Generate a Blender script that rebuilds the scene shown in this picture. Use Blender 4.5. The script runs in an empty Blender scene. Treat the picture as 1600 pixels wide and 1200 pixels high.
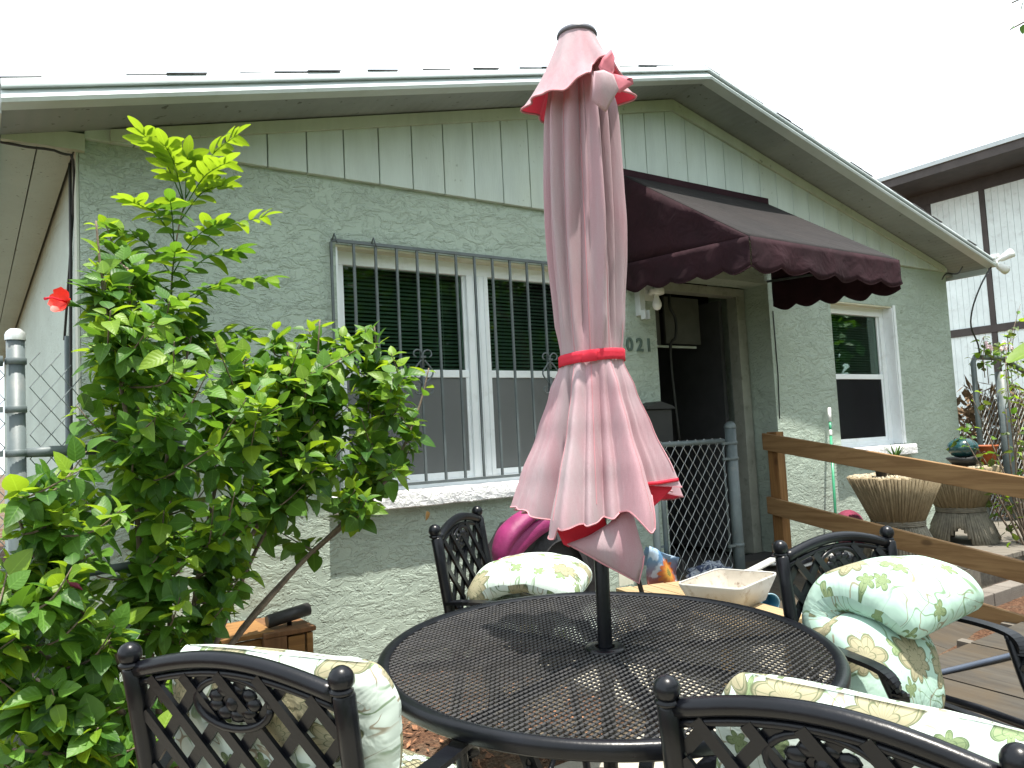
import bpy, math, random
import numpy as np
from mathutils import Vector, Matrix, noise
from math import sin, cos, pi, radians
random.seed(7)
S = bpy.context.scene
C = S.collection

# ------------------------------------------------------------------ camera
cam_d = bpy.data.cameras.new('camera')
cam = bpy.data.objects.new('camera', cam_d); C.objects.link(cam)
cam_d.sensor_width = 36.0; cam_d.lens = 27.718; cam_d.clip_start = 0.05; cam_d.clip_end = 500
_r = Vector((0.82373182, -0.56477371, -0.04996545)); _u = Vector((0.00106657, -0.08658196, 0.99624416)); _f = Vector((0.56697861, 0.82069131, 0.07071794))
cam.matrix_world = Matrix(((_r.x, _u.x, -_f.x, 0), (_r.y, _u.y, -_f.y, 0), (_r.z, _u.z, -_f.z, 1.30), (0, 0, 0, 1)))
S.camera = cam

# ------------------------------------------------------------------ light
SUN = Vector((0.02, -0.20, 1.0)).normalized()
sd = bpy.data.lights.new('sun', 'SUN'); sd.energy = 5.0; sd.angle = radians(0.55); sd.color = (1.0, 0.945, 0.855)
sun = bpy.data.objects.new('sun', sd); C.objects.link(sun)
sun.rotation_euler = SUN.to_track_quat('Z', 'Y').to_euler()
world = bpy.data.worlds.new('World'); S.world = world; world.use_nodes = True
wn = world.node_tree.nodes; wl = world.node_tree.links; wn.clear()
sky = wn.new('ShaderNodeTexSky'); sky.sky_type = 'NISHITA'; sky.sun_disc = False
sky.sun_elevation = math.asin(SUN.z); sky.sun_rotation = math.atan2(SUN.x, SUN.y); sky.dust_density = 4.0; sky.air_density = 1.0; sky.ozone_density = 1.0
bg = wn.new('ShaderNodeBackground'); bg.inputs['Strength'].default_value = 0.098
mixw = wn.new('ShaderNodeMix'); mixw.data_type = 'RGBA'; mixw.inputs[0].default_value = 0.85
mixw.inputs[7].default_value = (10.0, 11.0, 11.6, 1)      # bright thin overcast haze over the blue
out = wn.new('ShaderNodeOutputWorld')
wl.new(sky.outputs[0], mixw.inputs[6]); wl.new(mixw.outputs[2], bg.inputs[0]); wl.new(bg.outputs[0], out.inputs[0])
S.view_settings.view_transform = 'Standard'; S.view_settings.look = 'None'
S.view_settings.exposure = 1.0; S.view_settings.gamma = 1.0; S.view_settings.use_curve_mapping = False
S.render.engine = 'CYCLES'
S.cycles.max_bounces = 7; S.cycles.transparent_max_bounces = 16; S.cycles.caustics_reflective = False; S.cycles.caustics_refractive = False

# ------------------------------------------------------------------ node helper
class N:
    """tiny wrapper: builds math expressions out of shader nodes"""
    def __init__(s, name):
        s.m = bpy.data.materials.new(name); s.m.use_nodes = True
        s.t = s.m.node_tree; s.t.nodes.clear()
        s.out = s.t.nodes.new('ShaderNodeOutputMaterial')
    def node(s, typ, **kw):
        n = s.t.nodes.new(typ)
        for k, v in kw.items(): setattr(n, k, v)
        return n
    def set(s, inp, v):
        if isinstance(v, bpy.types.NodeSocket): s.t.links.new(v, inp)
        elif v is not None:
            if hasattr(inp, 'default_value'):
                try: inp.default_value = v
                except Exception: inp.default_value = tuple(v) + (1,) if len(v) == 3 else v
    def math(s, op, a, b=None, c=None, clamp=False):
        n = s.node('ShaderNodeMath', operation=op, use_clamp=clamp)
        s.set(n.inputs[0], a)
        if b is not None: s.set(n.inputs[1], b)
        if c is not None: s.set(n.inputs[2], c)
        return n.outputs[0]
    def add(s, a, b): return s.math('ADD', a, b)
    def sub(s, a, b): return s.math('SUBTRACT', a, b)
    def mul(s, a, b): return s.math('MULTIPLY', a, b)
    def step(s, x, a, b):           # smooth 0..1 between a and b
        n = s.node('ShaderNodeMapRange', interpolation_type='SMOOTHSTEP')
        s.set(n.inputs[0], x); n.inputs[1].default_value = a; n.inputs[2].default_value = b
        n.inputs[3].default_value = 0; n.inputs[4].default_value = 1
        return n.outputs[0]
    def mix(s, f, a, b, mode='MIX'):
        n = s.node('ShaderNodeMix', data_type='RGBA', blend_type=mode)
        s.set(n.inputs[0], f); s.set(n.inputs[6], a); s.set(n.inputs[7], b)
        return n.outputs[2]
    def coord(s, kind='Object', scale=(1, 1, 1), rot=(0, 0, 0)):
        tc = s.node('ShaderNodeTexCoord'); mp = s.node('ShaderNodeMapping')
        mp.inputs['Scale'].default_value = scale; mp.inputs['Rotation'].default_value = rot
        s.t.links.new(tc.outputs[kind], mp.inputs[0]); return mp.outputs[0]
    def noise(s, v, scale, detail=3, rough=.5, dist=0, out=0):
        n = s.node('ShaderNodeTexNoise'); s.set(n.inputs['Vector'], v)
        n.inputs['Scale'].default_value = scale; n.inputs['Detail'].default_value = detail
        n.inputs['Roughness'].default_value = rough; n.inputs['Distortion'].default_value = dist
        return n.outputs[out]
    def bump(s, h, strength=.5, dist=.01, normal=None):
        n = s.node('ShaderNodeBump'); n.inputs['Strength'].default_value = strength; n.inputs['Distance'].default_value = dist
        s.set(n.inputs['Height'], h)
        if normal is not None: s.set(n.inputs['Normal'], normal)
        return n.outputs[0]
    def bsdf(s, color, rough=.6, normal=None, spec=.5, metal=0, **kw):
        n = s.node('ShaderNodeBsdfPrincipled')
        s.set(n.inputs['Base Color'], color); s.set(n.inputs['Roughness'], rough); s.set(n.inputs['Metallic'], metal)
        s.set(n.inputs['Specular IOR Level'], spec)
        if normal is not None: s.set(n.inputs['Normal'], normal)
        for k, v in kw.items(): s.set(n.inputs[k.replace('_', ' ')], v)
        return n.outputs[0]
    def done(s, sh):
        s.t.links.new(sh, s.out.inputs[0]); return s.m

def c3(r, g, b): return (r, g, b, 1)
def plain(name, col, rough=.6, var=.12, scale=8, bump=.0, bscale=40, metal=0, spec=.5, dirt=None, dirtamt=.5):
    """colour with soft mottling, optional fine relief and dirt specks"""
    n = N(name); v = n.coord('Object')
    f = n.noise(v, scale, 4, .6)
    lo = tuple(c * (1 - var) for c in col); hi = tuple(min(1, c * (1 + var)) for c in col)
    colr = n.mix(n.step(f, .3, .7), c3(*lo), c3(*hi))
    if dirt:
        d = n.noise(v, scale * 2.7, 6, .7)
        colr = n.mix(n.mul(n.step(d, .52, .72), dirtamt), colr, c3(*dirt))
    nm = n.bump(n.noise(v, bscale, 4, .6), .6, bump) if bump else None
    return n.done(n.bsdf(colr, rough, nm, spec, metal))

# ------------------------------------------------------------------ materials
def stucco(name, col, strength=1.0):
    n = N(name); v = n.coord('Object', (1, 1, 1.9))
    w = n.noise(v, 5, 2, .5, 0, 1)
    vv = n.node('ShaderNodeVectorMath', operation='ADD'); n.set(vv.inputs[0], v)
    sc = n.node('ShaderNodeVectorMath', operation='SCALE'); n.set(sc.inputs[0], w); sc.inputs['Scale'].default_value = .22
    n.set(vv.inputs[1], sc.outputs[0])
    a = n.noise(vv.outputs[0], 7.5, 5, .62)
    b = n.noise(vv.outputs[0], 17, 4, .6)
    pa = n.step(a, .47, .53); pb = n.step(a, .60, .63); pc = n.step(b, .5, .56)
    h = n.add(n.add(n.mul(pa, .5), n.mul(pb, .45)), n.add(n.mul(pc, .4), n.mul(n.noise(v, 70, 4, .65), .22)))
    nm = n.bump(h, .72 * strength, .013)
    f = n.noise(v, 1.1, 5, .6)
    colr = n.mix(n.step(f, .3, .7), c3(*[c * .92 for c in col]), c3(*[min(1, c * 1.06) for c in col]))
    sp = n.noise(n.coord('Object'), 38, 2, .5)
    big = n.noise(n.coord('Object'), .9, 2, .5)
    colr = n.mix(n.mul(n.mul(n.step(sp, .68, .74), n.step(big, .45, .6)), .75), colr, c3(.07, .08, .06))   # mildew specks
    colr = n.mix(n.mul(n.step(n.noise(n.coord('Object', (1, 1, .35)), 2.6, 5, .7), .58, .8), .22), colr, c3(.25, .27, .2))
    return n.done(n.bsdf(colr, .88, nm, .25))
M = {}
M['stucco'] = stucco('sage green textured stucco', (.385, .455, .392))
M['stucco_side'] = stucco('lit side stucco', (.46, .54, .49), .5)  # lighter copy of the front stucco: side wall's brighter light put into the colour
def painted_board(name, col, dirt=.5):
    n = N(name); v = n.coord('Object')
    f = n.noise(n.coord('Object', (3, 3, .5)), 3, 5, .65)
    colr = n.mix(n.step(f, .3, .75), c3(*col), c3(*[c * .86 for c in col]))
    d = n.noise(v, 30, 2, .5); big = n.noise(v, 1.3, 3, .6)
    colr = n.mix(n.mul(n.mul(n.step(d, .66, .73), n.step(big, .5, .62)), .8 * dirt), colr, c3(.06, .06, .04))
    colr = n.mix(n.mul(n.step(big, .45, .75), .22), colr, c3(.36, .37, .22))
    nm = n.bump(n.noise(n.coord('Object', (8, 8, .6)), 18, 4, .6), .35, .004)
    return n.done(n.bsdf(colr, .62, nm, .35))
M['siding'] = painted_board('weathered painted siding', (.50, .565, .53))
M['trim'] = painted_board('painted rake trim', (.46, .50, .42), .8)
def soffit_mat():
    n = N('ribbed vinyl soffit'); v = n.coord('Object')
    wv = n.node('ShaderNodeTexWave', wave_type='BANDS', bands_direction='X'); n.set(wv.inputs[0], v); wv.inputs['Scale'].default_value = 5.2
    nm = n.bump(wv.outputs['Fac'], .5, .004)
    big = n.noise(v, 1.6, 5, .65)
    colr = n.mix(n.step(big, .35, .7), c3(.27, .295, .295), c3(.21, .23, .23))
    d = n.noise(v, 26, 2, .5)
    colr = n.mix(n.mul(n.step(d, .67, .74), .7), colr, c3(.05, .05, .04))
    return n.done(n.bsdf(colr, .6, nm, .3))
M['soffit'] = soffit_mat()
M['fascia'] = plain('white painted metal fascia', (.50, .55, .56), .38, .06, 2.5, .001, 20, dirt=(.35, .36, .33), dirtamt=.35)
M['shingle'] = plain('grey asphalt shingle', (.10, .095, .10), .95, .3, 20, .004, 220)
M['white_vinyl'] = plain('white vinyl window frame', (.78, .82, .84), .4, .04, 3, dirt=(.4, .4, .37), dirtamt=.25)
def sill_mat():
    n = N('rough white masonry sill'); v = n.coord('Object', (1, 1, 1), (0, .6, 0))
    h = n.noise(n.coord('Object', (1, 1, 1), (0, .7, 0)), 26, 4, .6, 1.2)
    nm = n.bump(h, .9, .012)
    return n.done(n.bsdf(n.mix(n.step(h, .35, .6), c3(.62, .62, .64), c3(.82, .82, .82)), .8, nm, .3))
M['sill'] = sill_mat()
M['reveal'] = plain('cream window reveal', (.60, .58, .44), .8, .1, 6, .002)
M['grille'] = plain('grey painted iron', (.095, .115, .12), .5, .15, 12, .001, 60)
M['black_iron'] = plain('black cast aluminium', (.0042, .0048, .0072), .30, .25, 9, .0009, 70, spec=.28)
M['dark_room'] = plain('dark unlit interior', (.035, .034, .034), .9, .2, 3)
M['galv'] = plain('galvanised steel pipe', (.095, .12, .125), .5, .15, 7, .0008, 60, metal=.0, dirt=(.2, .19, .17), dirtamt=.4)
M['wire'] = plain('galvanised fence wire', (.30, .32, .32), .5, .1, 9, metal=.2)
M['black_plastic'] = plain('black plastic', (.02, .02, .021), .45, .2, 8)
M['mailbox'] = plain('black metal mailbox', (.012, .012, .013), .5, .2, 8)
M['cable'] = plain('black cable', (.02, .022, .022), .6)
M['white_plastic'] = plain('white plastic', (.74, .75, .74), .45, .05)
M['digit'] = plain('dark green house number', (.08, .12, .10), .5)
def wood(name, c1, c2, scale=1.0, axis=0, rough=.7, knots=True, wear=None):
    n = N(name); sc = [14, 14, 14]; sc[axis] = .9
    v = n.coord('Object', tuple(s * scale for s in sc))
    g = n.noise(v, 2.4, 5, .62, .6)
    colr = n.mix(n.step(g, .32, .68), c3(*c1), c3(*c2))
    if knots:
        sk = [5, 5, 5]; sk[axis] = 2.2
        k = n.noise(n.coord('Object', tuple(sk)), 1.7, 1, .4)
        colr = n.mix(n.mul(n.step(k, .68, .76), .7), colr, c3(*[c * .38 for c in c2]))
    if wear:
        w = n.noise(n.coord('Object'), 2.2, 5, .65)
        colr = n.mix(n.mul(n.step(w, .42, .66), .75), colr, c3(*wear))
    nm = n.bump(g, .4, .003)
    return n.done(n.bsdf(colr, rough, nm, .3))
M['rail_wood'] = wood('treated lumber', (.27, .165, .075), (.18, .10, .042), axis=1)
M['post_wood'] = wood('treated lumber post', (.26, .14, .05), (.17, .08, .03), axis=2)
M['grey_wood'] = wood('weathered grey deck board', (.20, .18, .15), (.10, .09, .078), axis=1, wear=(.15, .135, .11))
M['plywood'] = wood('stained weathered shaded plywood', (.068, .061, .050), (.036, .032, .027), scale=.55, axis=1, wear=(.068, .050, .030), knots=False)  # stains are the wood's own; overall tone darkened to carry dappled tree shade
M['pine'] = wood('pale pine plank', (.36, .27, .155), (.27, .19, .10), axis=1, knots=False)
M['crate_wood'] = wood('orange stained wood', (.30, .16, .055), (.20, .10, .035), axis=0)
M['crate_dark'] = wood('brown stained wood', (.20, .10, .045), (.13, .065, .03), axis=2)
def glass_mat():
    n = N('window glass')
    fr = n.node('ShaderNodeFresnel'); fr.inputs[0].default_value = 1.5
    tr = n.node('ShaderNodeBsdfTransparent'); tr.inputs[0].default_value = c3(.62, .72, .66)
    gl = n.node('ShaderNodeBsdfGlossy'); gl.inputs['Roughness'].default_value = .015; gl.inputs[0].default_value = c3(.9, .95, .93)
    mx = n.node('ShaderNodeMixShader'); n.set(mx.inputs[0], n.math('MULTIPLY_ADD', fr.outputs[0], .5, .0, True))
    n.t.links.new(tr.outputs[0], mx.inputs[1]); n.t.links.new(gl.outputs[0], mx.inputs[2])
    return n.done(mx.outputs[0])
M['glass'] = glass_mat()
def screen_mat(name, col, dens):
    n = N(name)
    d = n.node('ShaderNodeBsdfDiffuse'); d.inputs[0].default_value = c3(*col)
    tr = n.node('ShaderNodeBsdfTransparent')
    mx = n.node('ShaderNodeMixShader'); mx.inputs[0].default_value = dens
    n.t.links.new(tr.outputs[0], mx.inputs[1]); n.t.links.new(d.outputs[0], mx.inputs[2])
    return n.done(mx.outputs[0])
M['screen'] = screen_mat('grey insect screen', (.20, .21, .21), .62)
M['screen_dark'] = screen_mat('black insect screen', (.02, .02, .022), .7)
M['blind'] = plain('grey-green mini blind', (.28, .34, .30), .5, .05)
def awning_mat(name, lo, hi):
    n = N(name); v = n.coord('Object')
    colr = n.mix(n.step(n.noise(v, 2.5, 4, .6), .3, .7), c3(*lo), c3(*hi))
    colr = n.mix(n.mul(n.step(n.noise(v, 23, 4, .7), .55, .8), .3), colr, c3(*[min(1, c * 1.8) for c in hi]))
    nm = n.bump(n.noise(v, 6, 3, .5, .6), .55, .035)
    return n.done(n.bsdf(colr, .85, nm, .2))
M['awning'] = awning_mat('maroon awning canvas', (.018, .0065, .010), (.030, .010, .015))
M['awning_top'] = awning_mat('sun bleached awning canvas', (.014, .0125, .013), (.020, .017, .017))
def cloth_pink():
    n = N('sun faded pink canopy fabric'); v = n.coord('Object')
    geo = n.node('ShaderNodeNewGeometry')
    big = n.noise(n.coord('Object', (6, 6, 1.3)), 1.6, 4, .6)
    outc = n.mix(n.step(big, .3, .72), c3(.355, .19, .225), c3(.33, .26, .285))
    wv = n.noise(v, 420, 1, .5)
    outc = n.mix(n.mul(wv, .22), outc, c3(.60, .52, .53))
    red = c3(.55, .03, .06)
    colr = n.mix(geo.outputs['Backfacing'], outc, red)
    nm = n.bump(n.noise(n.coord('Object', (9, 9, 1.2)), 3, 4, .6), .35, .012)
    p = n.bsdf(colr, .82, nm, .2, Sheen_Weight=.1)
    t = n.node('ShaderNodeBsdfTranslucent'); n.set(t.inputs[0], n.mix(.5, colr, c3(.85, .12, .16)))
    mx = n.node('ShaderNodeMixShader'); mx.inputs[0].default_value = .10
    n.t.links.new(p, mx.inputs[1]); n.t.links.new(t.outputs[0], mx.inputs[2])
    return n.done(mx.outputs[0])
M['canopy'] = cloth_pink()
def cloth_red():
    n = N('unfaded red canopy fabric'); v = n.coord('Object')
    colr = n.mix(n.noise(v, 30, 3, .5), c3(.58, .03, .06), c3(.70, .05, .085))
    p = n.bsdf(colr, .8, n.bump(n.noise(v, 300, 1), .3, .002), .2)
    t = n.node('ShaderNodeBsdfTranslucent'); t.inputs[0].default_value = c3(.9, .08, .12)
    mx = n.node('ShaderNodeMixShader'); mx.inputs[0].default_value = .3
    n.t.links.new(p, mx.inputs[1]); n.t.links.new(t.outputs[0], mx.inputs[2])
    return n.done(mx.outputs[0])
M['red_cloth'] = cloth_red()
M['red_faded'] = plain('half faded red fabric', (.50, .14, .18), .8, .2, 12)
M['seam'] = plain('darker pink seam', (.46, .20, .23), .8)
def leaf_mat(name, dark, light, trans=.38):
    n = N(name)
    geo = n.node('ShaderNodeNewGeometry'); oi = n.node('ShaderNodeObjectInfo')
    rnd = n.math('FRACT', n.add(geo.outputs['Random Per Island'], oi.outputs['Random']))
    colr = n.mix(rnd, c3(*dark), c3(*light))
    uv = n.coord('UV'); sx = n.node('ShaderNodeSeparateXYZ'); n.set(sx.inputs[0], uv)
    rib = n.step(n.math('ABSOLUTE', n.sub(sx.outputs[0], .5)), .0, .04)
    side = n.math('SINE', n.mul(n.sub(sx.outputs[1], n.mul(n.math('ABSOLUTE', n.sub(sx.outputs[0], .5)), .5)), 42))
    colr = n.mix(n.mul(n.sub(1, rib), .45), colr, c3(*[min(1, c * 1.7 + .02) for c in light]))
    p = n.bsdf(colr, .46, n.bump(side, .14, .002), .4)
    t = n.node('ShaderNodeBsdfTranslucent'); n.set(t.inputs[0], n.mix(.5, colr, c3(light[0] * 2.6, light[1] * 2.2, light[2] * .8)))
    mx = n.node('ShaderNodeMixShader'); mx.inputs[0].default_value = trans
    n.t.links.new(p, mx.inputs[1]); n.t.links.new(t.outputs[0], mx.inputs[2])
    return n.done(mx.outputs[0])
M['leaf'] = leaf_mat('hibiscus leaf', (.022, .082, .013), (.095, .215, .024))
M['leaf_young'] = leaf_mat('young yellow green leaf', (.10, .21, .014), (.19, .31, .024), .45)
M['leaf_olive'] = leaf_mat('olive shrub leaf', (.04, .08, .015), (.10, .15, .03), .3)  # olive tone of its own, mixed at random into the sparse plants
M['bark'] = plain('grey brown twig bark', (.15, .115, .085), .9, .3, 30, .003, 90)
M['dry'] = plain('dead brown foliage', (.16, .105, .06), .95, .4, 30)
M['flower'] = plain('scarlet hibiscus petal', (.85, .05, .03), .5, .1, 30)
def ground_mat():
    n = N('mulch and sandy soil'); v = n.coord('Object')
    a = n.noise(v, 60, 5, .7); b = n.noise(v, 3, 4, .6)
    colr = n.mix(n.step(a, .35, .65), c3(.05, .024, .014), c3(.16, .085, .05))
    colr = n.mix(n.step(b, .42, .6), colr, n.mix(n.step(a, .4, .6), c3(.10, .08, .055), c3(.17, .14, .10)))
    sy = n.node('ShaderNodeSeparateXYZ'); n.set(sy.inputs[0], v)
    grass = n.mix(n.noise(v, 35, 4, .7), c3(.03, .055, .015), c3(.075, .11, .035))
    colr = n.mix(n.step(n.add(sy.outputs[1], n.mul(b, .8)), -.9, -1.3), colr, grass)
    return n.done(n.bsdf(colr, .95, n.bump(a, 1, .02), .2))
M['ground'] = ground_mat()
def concrete(name, col):
    n = N(name); v = n.coord('Object')
    a = n.noise(v, 5, 6, .65); b = n.noise(v, 120, 3, .6)
    colr = n.mix(n.step(a, .35, .65), c3(*[c * .78 for c in col]), c3(*col))
    colr = n.mix(n.mul(n.step(b, .55, .7), .4), colr, c3(*[c * .45 for c in col]))
    return n.done(n.bsdf(colr, .9, n.bump(b, .7, .004), .2))
M['concrete'] = concrete('aged concrete', (.40, .375, .31))
M['paver'] = concrete('tan concrete paver', (.19, .17, .15))
def wicker_mat():
    n = N('dried rattan stalks'); v = n.coord('Object')
    oi = n.node('ShaderNodeObjectInfo')
    f = n.noise(n.coord('Object', (30, 30, 2.5)), 1.6, 4, .6)
    colr = n.mix(n.step(f, .3, .7), c3(.19, .15, .09), c3(.27, .22, .14))
    return n.done(n.bsdf(colr, .7, n.bump(f, .5, .004), .3))
M['wicker'] = wicker_mat()
M['wicker_grey'] = plain('greyed rattan stalks', (.17, .155, .12), .8, .25, 22, .003, 60)
M['stalk_end'] = plain('bleached stalk ends', (.42, .37, .27), .8, .3, 60, .012, 60)
def floral(name, base):
    n = N(name); uv = n.coord('UV')
    col = n.mix(n.noise(uv, 4, 2), c3(*base), c3(*[c * .93 for c in base]))
    def swirl(off, sc, c, w, amt):
        m = n.node('ShaderNodeMapping'); n.set(m.inputs[0], uv); m.inputs['Location'].default_value = (off, off * .7, 0)
        f = n.noise(m.outputs[0], sc, 1.2, .4, 1.6)
        ln = n.sub(1, n.step(n.math('ABSOLUTE', n.sub(f, .5)), w * .35, w))
        gate = n.step(n.noise(m.outputs[0], sc * 1.3, 1), .42, .52)
        return n.mul(n.mul(ln, gate), amt), c
    def flowers(sc, off, pet, fill, line, keep, R=.42, deep=.42):
        m = n.node('ShaderNodeMapping'); n.set(m.inputs[0], uv)
        m.inputs['Location'].default_value = (off, -off * .6, 0); m.inputs['Scale'].default_value = (sc, sc, sc)
        vo = n.node('ShaderNodeTexVoronoi', voronoi_dimensions='2D'); n.set(vo.inputs['Vector'], m.outputs[0]); vo.inputs['Scale'].default_value = 1; vo.inputs['Randomness'].default_value = .72
        d = n.node('ShaderNodeVectorMath', operation='SUBTRACT'); n.set(d.inputs[0], m.outputs[0]); n.set(d.inputs[1], vo.outputs['Position'])
        sx = n.node('ShaderNodeSeparateXYZ'); n.set(sx.inputs[0], d.outputs[0])
        sc_ = n.node('ShaderNodeSeparateColor'); n.set(sc_.inputs[0], vo.outputs['Color'])
        x = sx.outputs[0]; y = sx.outputs[1]
        r = n.math('SQRT', n.add(n.mul(x, x), n.mul(n.mul(y, y), 1.5)))
        th = n.add(n.math('ARCTAN2', y, x), n.mul(sc_.outputs[1], 6.28))
        lop = n.add(1, n.mul(n.math('COSINE', th), .28))
        pr = n.mul(n.mul(n.add(1 - deep, n.mul(n.math('ABSOLUTE', n.math('COSINE', n.mul(th, pet / 2))), deep)), R), lop)
        q = n.math('DIVIDE', r, pr)
        live = n.step(sc_.outputs[0], keep, keep + .01)
        inside = n.mul(n.sub(1, n.step(q, .96, 1.04)), live)
        ring = n.math('ABSOLUTE', n.math('SINE', n.mul(q, 7.5)))
        radial = n.math('ABSOLUTE', n.math('SINE', n.mul(th, pet)))
        lines = n.math('MAXIMUM', n.sub(1, n.step(ring, .0, .3)), n.mul(n.sub(1, n.step(radial, .0, .28)), .7))
        edge = n.step(q, .84, .97)
        ln = n.math('MAXIMUM', lines, edge)
        return inside, n.mix(n.mul(ln, .8), fill, line)
    for off, sc, c, w, a in ((1.3, 9, c3(.20, .15, .09), .018, .8), (7.1, 6, c3(.12, .19, .09), .014, .8)):
        m, cc = swirl(off, sc, c, w, a); col = n.mix(m, col, cc)
    m, cc = flowers(13, 4.2, 5, c3(.19, .25, .13), c3(.045, .085, .04), .45, .33, .55); col = n.mix(m, col, cc)
    m, cc = flowers(7.2, 0.3, 9, c3(.28, .26, .17), c3(.05, .075, .035), .34, .42, .34); col = n.mix(m, col, cc)
    nm = n.bump(n.noise(n.coord('UV', (1, 1, 1)), 13, 3, .55, .5), .55, .018)
    return n.done(n.bsdf(col, .8, nm, .2))
M['floral'] = floral('mint floral cushion fabric', (.52, .60, .55))
M['floral_teal'] = floral('teal floral cushion fabric', (.36, .51, .44))

# ------------------------------------------------------------------ mesh builder
WM = {}
class MB:
    def __init__(s): s.v = []; s.f = []; s.sm = []; s.uv = {}
    def addv(s, pts):
        o = len(s.v); s.v.extend([tuple(p) for p in pts]); return o
    def face(s, idx, smooth=False): s.f.append(tuple(idx)); s.sm.append(smooth)
    def box(s, c, size, R=None):
        c = Vector(c); h = Vector(size) / 2; R = R or Matrix.Identity(3)
        o = s.addv([c + R @ Vector((h.x * i, h.y * j, h.z * k)) for i in (-1, 1) for j in (-1, 1) for k in (-1, 1)])
        for q in ((0, 1, 3, 2), (4, 6, 7, 5), (0, 4, 5, 1), (2, 3, 7, 6), (0, 2, 6, 4), (1, 5, 7, 3)): s.face([o + i for i in q])
        return s
    def bx(s, x0, x1, y0, y1, z0, z1): return s.box(((x0 + x1) / 2, (y0 + y1) / 2, (z0 + z1) / 2), (x1 - x0, y1 - y0, z1 - z0))
    def beam(s, p, q, w, h, up=(0, 0, 1)):
        p = Vector(p); q = Vector(q); d = (q - p); L = d.length; d.normalize()
        sd = d.cross(Vector(up)).normalized(); u2 = sd.cross(d)
        R = Matrix((sd, d, u2)).transposed()
        return s.box((p + q) / 2, (w, L, h), R)
    def prism(s, poly, ext):
        n = len(poly); ext = Vector(ext); o = s.addv([Vector(p) for p in poly] + [Vector(p) + ext for p in poly])
        s.face([o + i for i in range(n)][::-1]); s.face([o + n + i for i in range(n)])
        for i in range(n): j = (i + 1) % n; s.face([o + i, o + j, o + n + j, o + n + i])
        return s
    def tube(s, pts, r, n=8, cap=True, flat=None):
        pts = [Vector(p) for p in pts]; m = len(pts)
        rs = list(r) if hasattr(r, '__len__') else [r] * m
        t0 = (pts[1] - pts[0]).normalized()
        a = t0.cross(Vector((0, 0, 1)));  a = a if a.length > .1 else t0.cross(Vector((0, 1, 0))); a.normalize()
        o = len(s.v)
        for i, p in enumerate(pts):
            t = (pts[min(i + 1, m - 1)] - pts[max(i - 1, 0)])
            t = t.normalized() if t.length > 1e-9 else t0
            a = (a - t * a.dot(t)); a = a.normalized() if a.length > 1e-6 else t.orthogonal().normalized()
            b = t.cross(a)
            for k in range(n):
                w = 2 * pi * k / n
                s.v.append(tuple(p + a * (rs[i] * cos(w)) + b * (rs[i] * sin(w) * (flat or 1))))
        for i in range(m - 1):
            for k in range(n):
                k2 = (k + 1) % n; s.face([o + i * n + k, o + i * n + k2, o + (i + 1) * n + k2, o + (i + 1) * n + k], n > 4)
        if cap: s.face([o + k for k in range(n)][::-1]); s.face([o + (m - 1) * n + k for k in range(n)])
        return s
    def lathe(s, prof, n=32, c=(0, 0, 0), fn=None):
        o = len(s.v); m = len(prof); c = Vector(c)
        for r, z in prof:
            for k in range(n):
                w = 2 * pi * k / n; rr = r * (fn(w, z) if fn else 1)
                s.v.append((c.x + rr * cos(w), c.y + rr * sin(w), c.z + z))
        for i in range(m - 1):
            for k in range(n):
                k2 = (k + 1) % n; s.face([o + i * n + k, o + i * n + k2, o + (i + 1) * n + k2, o + (i + 1) * n + k], True)
        return s
    def sphere(s, c, r, n=12, sc=(1, 1, 1)):
        m = n // 2 + 1; c = Vector(c); o = len(s.v)
        for i in range(m):
            ph = pi * i / (m - 1)
            for k in range(n):
                w = 2 * pi * k / n
                s.v.append((c.x + r * sc[0] * sin(ph) * cos(w), c.y + r * sc[1] * sin(ph) * sin(w), c.z + r * sc[2] * cos(ph)))
        for i in range(m - 1):
            for k in range(n):
                k2 = (k + 1) % n; s.face([o + i * n + k, o + (i + 1) * n + k, o + (i + 1) * n + k2, o + i * n + k2], True)
        return s
    def grid(s, P, smooth=True, closeu=False):
        nu = len(P); nv = len(P[0]); o = s.addv([p for row in P for p in row])
        for i in range(nu if closeu else nu - 1):
            i2 = (i + 1) % nu
            for j in range(nv - 1): s.face([o + i * nv + j, o + i2 * nv + j, o + i2 * nv + j + 1, o + i * nv + j + 1], smooth)
        return s
    def mesh(s, name, mat):
        me = bpy.data.meshes.new(name); me.from_pydata(s.v, [], s.f); me.polygons.foreach_set('use_smooth', s.sm)
        if s.uv:
            ul = me.uv_layers.new(name='UVMap'); li = np.zeros(len(me.loops), int); me.loops.foreach_get('vertex_index', li)
            a = np.array([s.uv.get(i, (0, 0)) for i in range(len(s.v))]); ul.data.foreach_set('uv', a[li].ravel())
        me.materials.append(mat); me.update(); return me
    def build(s, name, mat, parent=None, label=None, kind=None, bevel=0):
        mat = M[mat] if isinstance(mat, str) else mat
        W = WM.get(parent)
        if W is not None:
            I = W.inverted(); s.v = [tuple(I @ Vector(p)) for p in s.v]
        o = bpy.data.objects.new(name, s.mesh(name, mat)); C.objects.link(o)
        if parent is not None: o.parent = parent; WM[o] = W if W is not None else Matrix.Identity(4)
        if label: o['label'] = label
        if kind: o['kind'] = kind
        if bevel:
            b = o.modifiers.new('bevel', 'BEVEL'); b.width = bevel; b.segments = 2; b.limit_method = 'ANGLE'
        return o

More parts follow.
